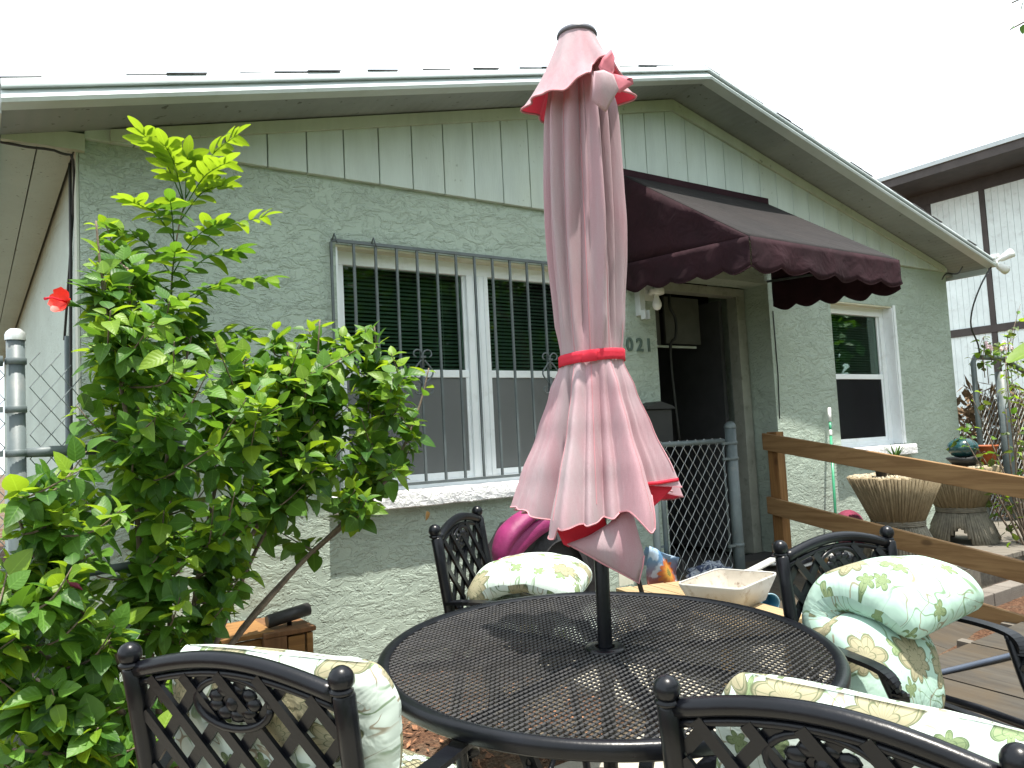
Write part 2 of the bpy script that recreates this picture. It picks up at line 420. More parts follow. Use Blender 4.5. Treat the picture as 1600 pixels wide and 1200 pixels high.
def thing(name, label, cat, loc=(0, 0, 0), rot=None, group=None, local=False):
    o = bpy.data.objects.new(name, None); C.objects.link(o)
    mw = Matrix.Translation(Vector(loc)) @ (rot.to_4x4() if rot else Matrix.Identity(4))
    o.matrix_world = mw; o.empty_display_size = .1
    if not local: WM[o] = mw
    o['label'] = label; o['category'] = cat
    if group: o['group'] = group
    return o
def solo(mb, name, mat, label, cat, group=None, **k):
    o = mb.build(name, mat, None, **k); o['label'] = label; o['category'] = cat
    if group: o['group'] = group
    return o
def struct(mb, name, mat, **k):
    return mb.build(name, mat, None, kind='structure', **k)
def copy_piece(src, parent, mw=None, name=None):
    o = src.copy(); C.objects.link(o)
    o.parent = parent
    if mw is not None: o.matrix_local = mw
    return o
def copy_tree(src, parent=None):
    c = src.copy(); C.objects.link(c); c.parent = parent
    for ch in list(src.children): copy_tree(ch, c)
    return c
def bez(p0, p1, p2, p3, n=10):
    p0, p1, p2, p3 = map(Vector, (p0, p1, p2, p3))
    return [((1 - t) ** 3) * p0 + 3 * t * (1 - t) ** 2 * p1 + 3 * t * t * (1 - t) * p2 + t ** 3 * p3 for t in [i / n for i in range(n + 1)]]
def smoothpts(pts, k=4):
    pts = [Vector(p) for p in pts]; out_ = []
    for i in range(len(pts) - 1):
        a = pts[max(i - 1, 0)]; b = pts[i]; c = pts[i + 1]; d = pts[min(i + 2, len(pts) - 1)]
        for j in range(k):
            t = j / k
            out_.append(.5 * ((2 * b) + (c - a) * t + (2 * a - 5 * b + 4 * c - d) * t * t + (3 * b - a - 3 * c + d) * t ** 3))
    return out_ + [pts[-1]]
def G(x, y):
    """patio height: it rises gently towards the house"""
    return .05 * (min(max(y, -3), 4.2) - 1.66) + .013 * (min(max(x, -3), 6) - 1.41)
SLOPE = Matrix.Rotation(math.atan(.05), 3, 'X') @ Matrix.Rotation(-math.atan(.013), 3, 'Y')

# ------------------------------------------------------------------ ground and terrain
g = MB(); P = []
xs = [-120, -60, -25, -10, -4] + [-3 + .3 * i for i in range(31)] + [8, 11, 16, 30, 60, 120]
ys = [-120, -60, -25, -10, -4] + [-3 + .3 * i for i in range(25)] + [5, 8, 14, 30, 60, 120]
g.grid([[(x, y, G(x, y) + (.006 * noise.noise(Vector((x * 2, y * 2, 0))) if -3 < x < 8 and -3 < y < 4 else 0) - .004) for y in ys] for x in xs])
struct(g, 'ground', 'ground')
slab = thing('patio_slab', 'sunlit beige concrete patio slab under the round mesh table', 'patio', (1.6, 1.2, 0)); slab['kind'] = 'structure'; del slab['category']; del slab['label']
k = 0
for (px_, py_) in [(2.66 + .5 * i, 2.05 + .5 * j) for i in range(3) for j in range(4) if not (i == 0 and j == 0)]:
    m = MB(); m.box((px_, py_, G(px_, py_) + .012 + random.uniform(-.004, .004)), (.485, .485, .05), SLOPE); m.build('concrete_paver', 'concrete', slab, bevel=.006)
for i in range(5):
    for j in range(4):
        x0 = -1.1 + i * .92; y0 = -1.2 + j * .92
        if x0 > 2.2: continue
        m = MB(); R = SLOPE
        m.box((x0 + .45, y0 + .45, G(x0 + .45, y0 + .45) + .012 + random.uniform(-.003, .003)), (.885, .885, .05), R)
        m.build('concrete_paver', 'concrete', slab, bevel=.006)

# ------------------------------------------------------------------ the house
YF = 3.85; XL = .40; XR = 7.88; ZE = 2.755; XA = 4.144; SL = .248
house = thing('house', 'sage green stucco house with white gable siding and low shingled roof', 'house', (XA, YF, 0))
holes = [(1.58, 3.42, 1.05, 2.37), (3.885, 5.12, .05, 2.41), (5.93, 6.87, 1.08, 2.33)]
m = MB(); cur = XL
for (a, b, z0, z1) in holes:
    m.bx(cur, a, YF, YF + .2, -.15, ZE); m.bx(a, b, YF, YF + .2, z1, ZE)
    if z0 > .1: m.bx(a, b, YF, YF + .2, -.15, z0)
    cur = b
m.bx(cur, XR, YF, YF + .2, -.15, ZE)
m.bx(5.12, 5.32, YF + .2, YF + .6, -.15, ZE)
m.build('front_wall', 'stucco', house)
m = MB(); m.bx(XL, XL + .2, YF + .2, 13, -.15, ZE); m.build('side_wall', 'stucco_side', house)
m = MB(); m.bx(XR - .2, XR, YF + .2, 13, -.15, ZE); m.build('side_wall', 'stucco', house)
m = MB(); m.bx(XL + .2, XR - .2, 12.8, 13, -.15, ZE); m.build('back_wall', 'stucco', house)
def soff(x, d=0): return 3.672 - abs(x - XA) * SL - d
# gable behind the boards
m = MB(); m.prism([(XL, YF + .02, ZE), (XR, YF + .02, ZE), (XR, YF + .02, soff(XR)), (XA, YF + .02, soff(XA)), (XL, YF + .02, max(ZE + .002, soff(XL)))], (0, .12, 0)); m.build('gable_wall', 'siding', house)
x = XL + .02; gaps = .203
while x < XR - .02:
    x2 = min(x + gaps - .006, XR - .01)
    a, b = soff(x), soff(x2)
    poly = [(x, YF - .028, ZE - .035), (x2, YF - .028, ZE - .035), (x2, YF - .028, max(b, ZE + .004))]
    if x < XA < x2: poly.append((XA, YF - .028, soff(XA)))
    poly.append((x, YF - .028, max(a, ZE + .004)))
    m = MB(); m.prism(poly, (0, .04, 0)); m.build('siding_board', 'siding', house, bevel=.003)
    x += gaps
# rake trims below the soffit
for s_, xe in ((-1, XL + .12), (1, XR - .1)):
    m = MB(); w = .085
    m.prism([(XA, YF - .052, soff(XA) - .004), (xe, YF - .052, soff(xe) - .004), (xe, YF - .052, max(soff(xe) - w, ZE - .04)), (XA, YF - .052, soff(XA) - w)], (0, .022, 0)); m.build('rake_trim', 'trim', house)
# roof, soffit and layered metal fascia
XEL, XER = .10, 8.03; YR = 3.50
roof = MB()
for xe in (XEL, XER):
    zt = lambda x: 3.79 - abs(x - XA) * SL
    roof.prism([(XA, YR - .012, zt(XA) - .01), (xe, YR - .012, zt(xe) - .01), (xe, YR - .012, zt(xe) - .045), (XA, YR - .012, zt(XA) - .045)], (0, 10, 0))
rf = roof.build('roof', 'shingle', house)
for xe in (XEL - .02, XER + .02):
    L = abs(xe - XA); nrow = 26; s_ = 1 if xe > XA else -1
    m = MB()
    for i in range(nrow):
        d0 = L * i / nrow; d1 = L * (i + 1.06) / nrow
        for yy in range(8):
            y0 = YR - .012 + (random.uniform(-.012, .012) if yy == 0 else 0) + yy * 1.2
            z0 = 3.7895 - d0 * SL; z1 = 3.7895 - d1 * SL; jit = random.uniform(0, .006)
            m.prism([(XA + s_ * d0, y0, z0), (XA + s_ * d1, y0, z1 + .002 + jit * .3), (XA + s_ * d1, y0, z1 + .001), (XA + s_ * d0, y0, z0 - .006)], (0, 1.195, 0))
    m.build('shingles', 'shingle', rf, kind='stuff')
for xe in (XEL, XER):
    def strip(nm, ztop, zbot, y0, y1, mat, **k):
        m = MB(); f = lambda x, z: z - abs(x - XA) * SL
        m.prism([(XA, y0, f(XA, ztop)), (xe, y0, f(xe, ztop)), (xe, y0, f(xe, zbot)), (XA, y0, f(XA, zbot))], (0, y1 - y0, 0)); return m.build(nm, mat, house, **k)
    def molded(nm, sec, mat):
        m = MB(); f = lambda x, z: z - abs(x - XA) * SL; rows = []
        nseg = 14
        for i in range(nseg + 1):
            x = XA + (xe - XA) * i / nseg; w_ = .0016 * noise.noise(Vector((x * 1.7, sec[0][1] * 9, 0)))
            rows.append([(x, y + w_ * 1.5, f(x, z) + w_) for y, z in sec + sec[:1]])
        m.grid(rows, False); m.face([m.addv([p]) for p in rows[0][:-1]]); m.face([m.addv([p]) for p in rows[-1][:-1]][::-1]); return m.build(nm, mat, house)
    molded('fascia_board', [(3.530, 3.735), (3.480, 3.735), (3.474, 3.728), (3.440, 3.688), (3.446, 3.672), (3.530, 3.672)], 'fascia')
    molded('drip_edge', [(3.530, 3.796), (3.500, 3.796), (3.494, 3.790), (3.462, 3.750), (3.452, 3.744), (3.452, 3.736), (3.530, 3.736)], 'fascia')
    strip('fascia_backing', 3.76, 3.69, 3.532, 3.56, 'siding')
    m = MB(); f = lambda x, z: z - abs(x - XA) * SL
    m.prism([(XA, 3.532, f(XA, 3.688)), (xe, 3.532, f(xe, 3.688)), (xe, 3.532, f(xe, 3.676)), (XA, 3.532, f(XA, 3.676))], (0, YF - 3.532 + .01, 0)); m.build('soffit_panel', 'soffit', house)
# left side eave, seen from below
for i in range(3):
    w = (XL - XEL - .02) / 2
    if i < 2:
        x0 = XEL + .01 + i * w
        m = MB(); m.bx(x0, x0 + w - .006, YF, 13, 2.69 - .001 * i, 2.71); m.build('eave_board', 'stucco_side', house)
m = MB(); m.bx(XEL - .02, XEL + .004, 3.532, 13, 2.66, 2.785); m.build('eave_fascia', 'fascia', house)
m = MB(); m.bx(XER - .004, XER + .02, 3.532, 13, 2.66, 2.785); m.build('eave_fascia', 'fascia', house)
m = MB(); m.bx(XR, XER - .006, YF, 13, 2.69, 2.71); m.build('eave_board', 'soffit', house)
m = MB(); m.bx(XEL + .01, XL + .02, YF - .035, YF - .002, 2.66, 2.735); m.build('eave_return', 'trim', house)
# corner trim and conduits on the side wall
m = MB(); m.bx(XL - .012, XL - .002, YF + .005, YF + .10, 0, 2.68); m.build('corner_board', 'trim', house)
m = MB(); m.tube(smoothpts([(XL - .02, YF + .16, 2.66), (XL - .02, YF + .17, 2.2), (XL - .018, YF + .24, 1.7), (XL - .02, YF + .26, .4)]), .007, 6); m.build('wall_cable', 'cable', house)
m = MB(); m.tube(smoothpts([(XEL + .01, 3.86, 2.66), (.2, 3.83, 2.645), (.33, 3.82, 2.635), (.385, 3.9, 2.56), (.385, 4.4, 1.9)]), .006, 6); m.build('wall_cable', 'cable', house)
m = MB(); m.tube([(XL - .015, YF + .42, 1.9), (XL - .015, YF + .42, .3)], .012, 6); m.build('wall_cable', 'galv', house)

def window(x0, x1, z0, z1, mull=None, rail=1.70, yf=3.935, scr='screen'):
    """vinyl window unit: frame > sashes, panes, screens, blind"""
    fr = MB(); w = .075; y0, y1 = yf, yf + .06
    fr.bx(x0, x1, y0, y1, z1 - .085, z1); fr.bx(x0, x1, y0, y1, z0, z0 + .05)
    fr.bx(x0, x0 + w, y0, y1, z0 + .05, z1 - .085); fr.bx(x1 - w, x1, y0, y1, z0 + .05, z1 - .085)
    bays = [(x0 + w, x1 - w)]
    if mull:
        fr.bx(mull[0], mull[1], y0 - .004, y1, z0 + .05, z1 - .085)
        for q in (.3, .55, .8):
            xx = mull[0] + (mull[1] - mull[0]) * q; fr.bx(xx - .004, xx + .004, y0 - .012, y0 - .004, z0 + .052, z1 - .087)
        bays = [(x0 + w, mull[0]), (mull[1], x1 - w)]
    wd = fr.build('window', 'white_vinyl', house, bevel=.003)
    for a, b in bays:
        m = MB(); m.bx(a, b, y0 + .008, y1 - .004, rail - .022, rail + .022); m.build('meeting_rail', 'white_vinyl', wd, bevel=.003)
        m = MB(); m.bx(a, b, y0 + .012, y1 - .01, z0 + .05, z0 + .085); m.bx(b - .022, b, y0 + .012, y1 - .01, z0 + .085, rail - .022); m.build('lower_sash', 'white_vinyl', wd, bevel=.002)
        m = MB(); m.bx(b - .018, b, y0 + .02, y1 - .006, rail + .022, z1 - .085); m.build('upper_sash', 'white_vinyl', wd)
        m = MB(); m.bx(a, b - .018, y0 + .03, y0 + .034, rail + .022, z1 - .085); m.build('pane', 'glass', wd)
        m = MB(); m.bx(a, b - .022, y0 + .036, y0 + .04, z0 + .085, rail - .022); m.build('pane', 'glass', wd)
        m = MB(); m.bx(a, b - .022, y0 + .018, y0 + .019, z0 + .085, rail - .022); m.build('screen', scr, wd)
        m = MB(); z = z0 + .06; R = Matrix.Rotation(radians(38), 3, 'X')
        while z < z1 - .06:
            m.box(((a + b) / 2, yf + .11, z), (b - a - .01, .025, .0012), R); z += .0225
        m.build('blind', 'blind', wd, kind='stuff')
        for q in (.15, .85):
            m = MB(); m.tube([(a + (b - a) * q, yf + .095, z1 - .06), (a + (b - a) * q, yf + .095, z0 + .06)], .001, 4); m.build('blind_cord', 'white_plastic', wd)
    return wd
w1 = window(1.58, 3.42, 1.05, 2.37, (2.425, 2.575))
w2 = window(5.93, 6.87, 1.08, 2.33, scr='screen_dark')
for (x0, x1, z0, z1) in (holes[0], holes[2]):
    m = MB(); m.bx(x0, x1, YF + .004, 3.934, z1 - .012, z1 - .001); m.build('window_head', 'reveal', house)
for x0, x1, zt in ((1.50, 3.50, 1.06), (5.84, 6.98, 1.09)):
    m = MB(); n_ = 40; Pg = []
    prof = [(3.934, zt - .002), (3.86, zt), (3.795, zt - .002), (3.786, zt - .008), (3.784, zt - .03), (3.784, zt - .06), (3.785, zt - .084), (3.792, zt - .090), (3.86, zt - .09)]
    for i in range(n_ + 1):
        xx = x0 + (x1 - x0) * i / n_
        Pg.append([(xx, y + .005 * noise.noise(Vector((xx * 14, y * 20, z * 20))), z + .004 * noise.noise(Vector((xx * 11, 3, z * 20)))) for y, z in prof])
    m.grid(Pg, False)
    for e in (0, n_): m.face([m.addv([p]) for p in (Pg[e] if e else Pg[e][::-1])])
    m.build('window_sill', 'sill', house)
m = MB(); m.bx(6.857, 6.868, YF - .004, 3.934, 1.095, 2.317); m.bx(6.871, 6.905, YF - .012, YF - .003, 1.10, 2.34); m.build('window_casing', 'white_vinyl', house)
m = MB(); m.bx(1.582, 1.592, YF + .004, 3.934, 1.065, 2.356); m.build('window_casing', 'white_vinyl', house)
# front door recess: frame, dark room, half raised grey panel, open leaf
dr = MB(); dr.bx(3.885, 3.96, 4.08, 4.16, .33, 2.34); dr.bx(5.0, 5.10, 4.06, 4.16, .33, 2.34); dr.bx(3.885, 5.10, 4.06, 4.16, 2.34, 2.405)
door = dr.build('door_frame', plain('dull grey door frame', (.24, .25, .215), .7, .15, 5, dirt=(.10, .10, .08), dirtamt=.6), house, bevel=.004)
m = MB(); m.bx(4.945, 4.985, 4.2, 5.0, .35, 2.33); m.build('door_leaf', plain('dark grey door leaf', (.05, .052, .055), .5), house)
m = MB(); m.bx(4.0, 4.42, 4.34, 4.36, 1.965, 2.36); m.build('door_panel', plain('dull grey transom board', (.085, .088, .08), .8, .15, 5), door)
m = MB(); m.bx(4.47, 4.86, 4.33, 4.35, 1.99, 2.36); m.build('door_panel', M['stucco_side'] if 0 else plain('grey transom board', (.08, .083, .075), .8, .15, 5), door)
m = MB(); m.bx(3.97, 4.80, 4.325, 4.34, 1.955, 1.972); m.build('panel_ledge', 'siding', door)
m = MB(); m.tube(smoothpts([(4.42, 4.22, 2.36), (4.40, 4.20, 2.25), (4.45, 4.2, 2.16), (4.44, 4.2, 2.02), (4.42, 4.25, 1.90), (4.46, 4.25, 1.2)]), .012, 6); m.build('hanging_cable', 'cable', door)
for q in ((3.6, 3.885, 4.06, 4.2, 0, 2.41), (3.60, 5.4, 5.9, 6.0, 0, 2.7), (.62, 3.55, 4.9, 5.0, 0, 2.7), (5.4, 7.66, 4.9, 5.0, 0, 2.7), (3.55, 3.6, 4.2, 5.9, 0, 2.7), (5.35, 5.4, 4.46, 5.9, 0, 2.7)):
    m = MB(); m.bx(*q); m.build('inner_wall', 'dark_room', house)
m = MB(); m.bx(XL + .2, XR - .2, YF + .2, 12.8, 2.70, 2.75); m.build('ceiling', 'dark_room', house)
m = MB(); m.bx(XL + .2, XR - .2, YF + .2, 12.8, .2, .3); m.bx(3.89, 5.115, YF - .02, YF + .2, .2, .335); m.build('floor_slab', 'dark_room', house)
# house number 2021
for ch, xx in zip('2021', (3.50, 3.592, 3.684, 3.768)):
    cu = bpy.data.curves.new('digit_shape', 'FONT'); cu.body = ch; cu.size = .125; cu.extrude = .004; cu.bevel_depth = .0012; cu.offset = .0012
    tmp = bpy.data.objects.new('digit_shape', cu); C.objects.link(tmp); bpy.context.view_layer.update()
    me = bpy.data.meshes.new_from_object(tmp); bpy.data.objects.remove(tmp); me.materials.clear(); me.materials.append(M['digit'])
    o = bpy.data.objects.new('house_number', me); C.objects.link(o)
    o.parent = house; o.matrix_local = WM[house].inverted() @ Matrix.Translation((xx, YF - .006, 1.853)) @ Matrix.Rotation(pi / 2, 4, 'X')
# small damage patch and old vine stem on the stucco
m = MB(); m.tube(smoothpts([(2.11, YF - .006, .72), (2.135, YF - .006, .62), (2.13, YF - .006, .5), (2.17, YF - .006, .34), (2.2, YF - .006, .1)]), .006, 5); m.build('dry_vine', M['trim'], house)

# ------------------------------------------------------------------ window grille
gr = thing('window_grille', 'grey iron burglar bars in front of the wide left window', 'window grille', (2.48, 3.82, 1.08))
m = MB(); m.bx(1.545, 3.425, 3.812, 3.828, 2.372, 2.388); m.build('top_rail', 'grille', gr)
m = MB(); m.bx(1.545, 3.425, 3.812, 3.828, 1.085, 1.10); m.build('bottom_rail', 'grille', gr)
i = 0; xb = 1.545
while xb < 3.43:
    m = MB(); m.bx(xb - .0062, xb + .0062, 3.815, 3.827, 1.101, 2.371); m.build('bar', 'grille', gr)
    xb += .1245
def scroll(cx, cz, sg, up):
    pts = []
    for i in range(15):
        t = i / 14; a = t * 4.4; r = .034 * (1 - .62 * t)
        pts.append((cx + sg * (.036 - r * cos(a)), 3.806, cz + up * (r * sin(a))))
    return pts
for cx in (2.045, 2.92):
    for up, cz in ((1, 1.79), (-1, 1.60)):
        for sg in (-1, 1):
            m = MB(); m.tube([(cx + sg * .004, 3.806, cz - up * .07)] + scroll(cx, cz, sg, up), .0048, 6); m.build('scroll', 'grille', gr)
        m = MB(); m.bx(cx - .017, cx + .017, 3.798, 3.812, cz - up * .012 - .006, cz - up * .012 + .006); m.build('collar', 'grille', gr)
    for sg in (-1, 1):
        m = MB(); m.tube(smoothpts([(cx + sg * .01, 3.806, 1.76), (cx + sg * .05, 3.806, 1.715), (cx + sg * .06, 3.806, 1.695), (cx + sg * .05, 3.806, 1.67), (cx + sg * .01, 3.806, 1.63)]), .0048, 6); m.build('scroll', 'grille', gr)
for xx in (1.55, 1.77, 3.42):
    m = MB(); m.tube([(xx, 3.815, 2.38), (xx + .005, 3.80, 2.41), (xx + .02, 3.795, 2.36)], .005, 5); m.build('clamp', 'grille', gr)

# ------------------------------------------------------------------ awning
aw = thing('awning', 'maroon canvas awning with scalloped valance over the open front door', 'awning', (4.365, YF, 2.4))
ax0, ax1, ay, zt, zf, zw = 3.60, 5.135, 2.805, 3.045, 2.372, 2.43
def sag(u, v, a=.02): return -a * sin(pi * u) * sin(pi * v)
Pt = [[(ax0 + (ax1 - ax0) * u, (YF - .03) + (ay - (YF - .03)) * v, zt + (zf - zt) * v + sag(u, v, .03)) for v in [j / 14 for j in range(15)]] for u in [i / 20 for i in range(21)]]
m = MB(); m.grid(Pt); o = m.build('awning_roof', 'awning_top', aw); sm = o.modifiers.new('t', 'SOLIDIFY'); sm.thickness = .003
m = MB(); m.bx(ax0 - .01, ax1 + .01, YF - .05, YF - .028, zt - .02, zt + .035); m.build('wall_bar', 'awning', aw)
for xx, nm in ((ax0, 'side_panel'), (ax1, 'side_panel')):
    Ps = []
    for i in range(15):
        v = i / 14; y = (YF - .03) + (ay - (YF - .03)) * v
        top = zt + (zf - zt) * v; bot = zw + (zf - .01 - zw) * v
        Ps.append([(xx + .012 * sin(4 * pi * v) * sin(pi * j / 6), y, bot + (top - bot) * j / 6) for j in range(7)])
    m = MB(); m.grid(Ps); o = m.build(nm, 'awning', aw); sm = o.modifiers.new('t', 'SOLIDIFY'); sm.thickness = .003
def valance(p, q, nsc, h, nm, seed):
    p = Vector(p); q = Vector(q); d = q - p; nrm = d.cross(Vector((0, 0, 1))).normalized(); Pv = []
    NN = nsc * 10
    for i in range(NN + 1):
        u = i / NN; ph = (u * nsc) % 1.0
        if i == NN: ph = 1
        hh = h * (.84 + .16 * sin(pi * ph)) * (1 + .06 * noise.noise(Vector((u * 6, seed, 0))))
        b = p + d * u; row = []
        for j in range(7):
            w = j / 6; off = nrm * (.016 * w * noise.noise(Vector((u * 9, seed, w * 1.5))) + .007 * w * sin(u * nsc * 2 * pi + seed))
            row.append(b + off + Vector((0, 0, -hh * w)))
        Pv.append(row)
    m = MB(); m.grid(Pv); o = m.build(nm, 'awning', aw); sm = o.modifiers.new('t', 'SOLIDIFY'); sm.thickness = .003
    # piping on the scalloped hem
    m = MB(); m.tube([r_[-1] for r_ in Pv], .004, 5); m.build('hem_piping', 'awning', aw)
valance((ax0, ay - .004, zf), (ax1, ay - .004, zf), 6, .195, 'front_valance', 1.3)
valance((ax0 - .004, YF - .03, zw), (ax0 - .004, ay, zf), 5, .20, 'side_valance', 4.1)
valance((ax1 + .004, YF - .03, zw), (ax1 + .004, ay, zf), 5, .23, 'side_valance', 7.7)
for p, q in (((ax0 + .01, ay + .01, zf - .01), (ax1 - .01, ay + .01, zf - .01)), ((ax0 + .012, YF, zw), (ax0 + .012, ay, zf - .01)), ((ax1 - .012, YF, zw), (ax1 - .012, ay, zf - .01)), ((ax0 + .012, YF - .03, zt - .02), (ax0 + .012, ay, zf - .01)), ((ax1 - .012, YF - .03, zt - .02), (ax1 - .012, ay, zf - .01))):
    m = MB(); m.tube([p, q], .010, 8); m.build('frame_tube', 'grille', aw)

# ------------------------------------------------------------------ things fixed to the front wall
lt = thing('porch_light', 'bare white bulb in a white socket beside the front door', 'lamp', (3.83, 3.85, 2.25))
m = MB(); m.lathe([(.0, .035), (.052, .035), (.055, .03), (.055, 0), (.05, -.004), (0, -.004)], 20, (3.83, 3.775, 2.235)); m.build('socket', 'white_plastic', lt)
m = MB(); m.bx(3.79, 3.87, 3.77, 3.849, 2.27, 2.30); m.bx(3.78, 3.88, 3.835, 3.85, 2.20, 2.34); m.build('bracket', 'white_plastic', lt)
m = MB(); m.lathe([(.016, 0), (.018, -.02), (.026, -.04), (.032, -.06), (.031, -.08), (.02, -.1), (0, -.107)], 18, (3.83, 3.775, 2.23)); m.build('bulb', plain('frosted bulb glass', (.75, .75, .73), .15, .02), lt)
m = MB(); m.bx(3.70, 3.745, 3.80, 3.849, 2.09, 2.30); m.bx(3.70, 3.708, 3.76, 3.80, 2.06, 2.12); m.bx(3.738, 3.746, 3.76, 3.80, 2.06, 2.12)
solo(m, 'wall_hook', plain('cloudy white plastic', (.55, .58, .58), .3, .1), 'cloudy plastic hook bracket left of the bare bulb', 'hook')
mb = thing('mailbox', 'black peaked mailbox on the wall beside the door', 'mailbox', (3.74, 3.80, 1.35))
m = MB(); m.bx(3.62, 3.86, 3.73, 3.848, 1.22, 1.455); m.build('box', 'mailbox', mb, bevel=.006)
m = MB(); m.prism([(3.60, 3.71, 1.455), (3.88, 3.71, 1.455), (3.85, 3.71, 1.475), (3.74, 3.71, 1.505), (3.63, 3.71, 1.475)], (0, .138, 0)); m.build('lid', 'mailbox', mb)
fl = thing('flood_light', 'white twin head flood light on the right end of the eave', 'flood light', (8.05, 3.5, 2.74))
m = MB(); m.lathe([(0, .02), (.05, .02), (.05, -.02), (0, -.02)], 16, (8.06, 3.50, 2.75)); m.bx(8.0, 8.1, 3.48, 3.53, 2.72, 2.78); m.build('base', 'white_plastic', fl)
for (dx, dy, dz) in ((.13, -.12, .09), (.15, -.05, -.06)):
    a = Vector((8.06, 3.49, 2.75)); d = Vector((dx, dy, dz)); m = MB()
    m.tube([a, a + d * .35, a + d * .4, a + d * .8, a + d], [.014, .014, .026, .04, .045], 14); m.build('lamp_head', 'white_plastic', fl)
m = MB(); m.bx(8.0, 8.05, 3.42, 3.48, 2.79, 2.83); m.build('sensor', 'white_plastic', fl)
m = MB(); m.tube(smoothpts([(8.05, 3.5, 2.72), (7.93, 3.48, 2.66), (7.80, 3.5, 2.52), (7.72, 3.55, 2.32), (7.76, 3.6, 2.15), (7.9, 3.62, 2.0), (7.92, 3.62, 1.9)]), .008, 6)
solo(m, 'power_cord', 'cable', 'loose dark cord curling down from the eave flood light', 'cord')
m = MB(); m.tube(smoothpts([(7.7, 3.6, 2.71), (7.55, 3.58, 2.63), (7.6, 3.7, 2.66), (7.75, 3.82, 2.64)]), .006, 6); m.build('eave_cord', 'cable', house)
m = MB(); m.tube(smoothpts([(5.33, YF - .004, 2.2), (5.33, YF - .004, 1.8), (5.335, YF - .004, 1.5), (5.30, YF - .004, 1.38), (5.29, YF - .004, 1.3)]) if 0 else [(5.16, YF - .005, 2.2), (5.165, YF - .005, 1.7), (5.15, YF - .005, 1.45), (5.145, YF - .005, 1.36)], .004, 5); m.build('wall_cable', 'cable', house)

# ------------------------------------------------------------------ neighbour's house
nx = 19.0; nsc = 1.9
nb = thing('neighbour_house', 'two storey white batten house with dark brown eaves beyond the right wall', 'house', (nx, 9, 0))
def ny(y): return y * nsc
def nz(z): return 1.3 + (z - 1.3) * nsc
zt_ = nz(4.0); mid = nz(2.33)
white = plain('flaking white panelling', (.78, .87, .86), .7, .07, 2, .002, 20, dirt=(.25, .25, .22), dirtamt=.25)
brown = plain('dark brown trim', (.06, .05, .046), .7, .2, 3)
m = MB(); m.bx(nx + .02, nx + 7, -4, 20, 0, zt_ + .6); m.build('wall_core', brown, nb)
y = ny(4.40) + .0; 
bat = [ny(4.38) + 1.22 * k for k in range(-7, 2)]
for b in bat:
    for (z0, z1) in ((.0, mid - .09), (mid + .09, zt_)):
        for j in range(8):
            y0 = b + .06 + j * .1375
            if b == bat[-1]: continue
            m = MB(); m.bx(nx - .012, nx + .02, y0, y0 + .131, z0, z1 + random.uniform(0, .01)); m.build('wall_board', white, nb)
    m = MB(); m.bx(nx - .03, nx + .02, b - .058, b + .058, 0, zt_); m.build('batten', brown, nb)
m = MB(); m.bx(nx - .045, nx + .02, -4, bat[-1], mid - .085, mid + .085); m.build('belly_band', brown, nb)
m = MB(); m.bx(nx - .05, nx + .02, -4, 20, zt_, zt_ + .28); m.build('frieze_board', brown, nb)
m = MB(); m.bx(nx - 1.35, nx + .02, -4, 20, zt_ + .28, zt_ + .34); m.build('soffit', brown, nb)
zr = nz(4.50)
m = MB(); m.bx(nx - 1.40, nx - 1.35, -4, 20, zt_ + .27, zt_ + .45); m.build('fascia', brown, nb)
m = MB(); m.bx(nx - 1.44, nx - 1.39, -4, 20, zt_ + .455, zt_ + .54); m.build('gutter', 'fascia', nb)
m = MB(); m.prism([(nx - 1.44, -4, zt_ + .545), (nx + 8, -4, zt_ + 2.4), (nx + 8, -4, zt_ + 2.3), (nx - 1.4, -4, zt_ + .46)], (0, 24, 0)); m.build('roof', 'shingle', nb)
wnf = MB(); yb = bat[-1]; wnf.bx(nx - .04, nx + .02, yb + .06, yb + 1.2, mid + .9, zt_ - .002); wn_ = wnf.build('window', brown, nb)
m = MB(); m.bx(nx - .05, nx - .042, yb + .14, yb + 1.1, mid + 1.0, zt_ - .06); m.build('pane', plain('blue grey glass', (.25, .36, .38), .1, .1), wn_)

# ------------------------------------------------------------------ chain link fencing
def chain(m, p0, p1, z0, z1, pitch=.055, r=.0017, ragged=None):
    """two sets of interlocked zigzag wires between two points of a fence line"""
    p0 = Vector((p0[0], p0[1], 0)); p1 = Vector((p1[0], p1[1], 0)); d = p1 - p0; L = d.length; d.normalize(); nr = Vector((-d.y, d.x, 0))
    k = int(round(L / (pitch / 2)))
    for i in range(k):
        xa = i * pitch / 2; pts = []; zz = z0; s_ = i % 2
        top = z1 + (ragged(i) if ragged else 0); j = 0
        while zz <= top:
            side = (j + s_) % 2
            pts.append(p0 + d * (xa + (pitch / 2 if side else 0)) + nr * (.002 if side else -.002) + Vector((0, 0, zz))); zz += pitch * .62; j += 1
        if len(pts) > 1: m.tube(pts, r, 4)
    return m
lf = thing('chain_link_fence', 'grey chain link fence post with sagging mesh left of the hibiscus', 'fence', (.117, 2.87, 0))
m = MB(); m.tube([(.13, 2.90, -.1), (.118, 2.87, 1.69)], .0255, 18); m.build('post', 'galv', lf)
m = MB(); m.lathe([(.0285, -.005), (.029, .012), (.025, .022), (.015, .031), (0, .033)], 18, (.118, 2.87, 1.69)); m.build('post_cap', plain('dull aluminium cap', (.55, .57, .57), .35, .1, metal=.5), lf)
for z in (1.62, 1.47, 1.335, .98):
    m = MB(); m.lathe([(.0265, -.011), (.0295, -.009), (.0295, .009), (.0265, .011)], 18, (.119, 2.87, z)); m.bx(.07, .085, 2.86, 2.868, z - .009, z + .009); m.build('tension_band', 'galv', lf)
m = MB(); m.tube([(.14, 2.87, 1.335), (.20, 2.88, 1.337), (.72, 3.0, 1.34)], [.014, .017, .017], 12); m.build('brace_rail', 'galv', lf)
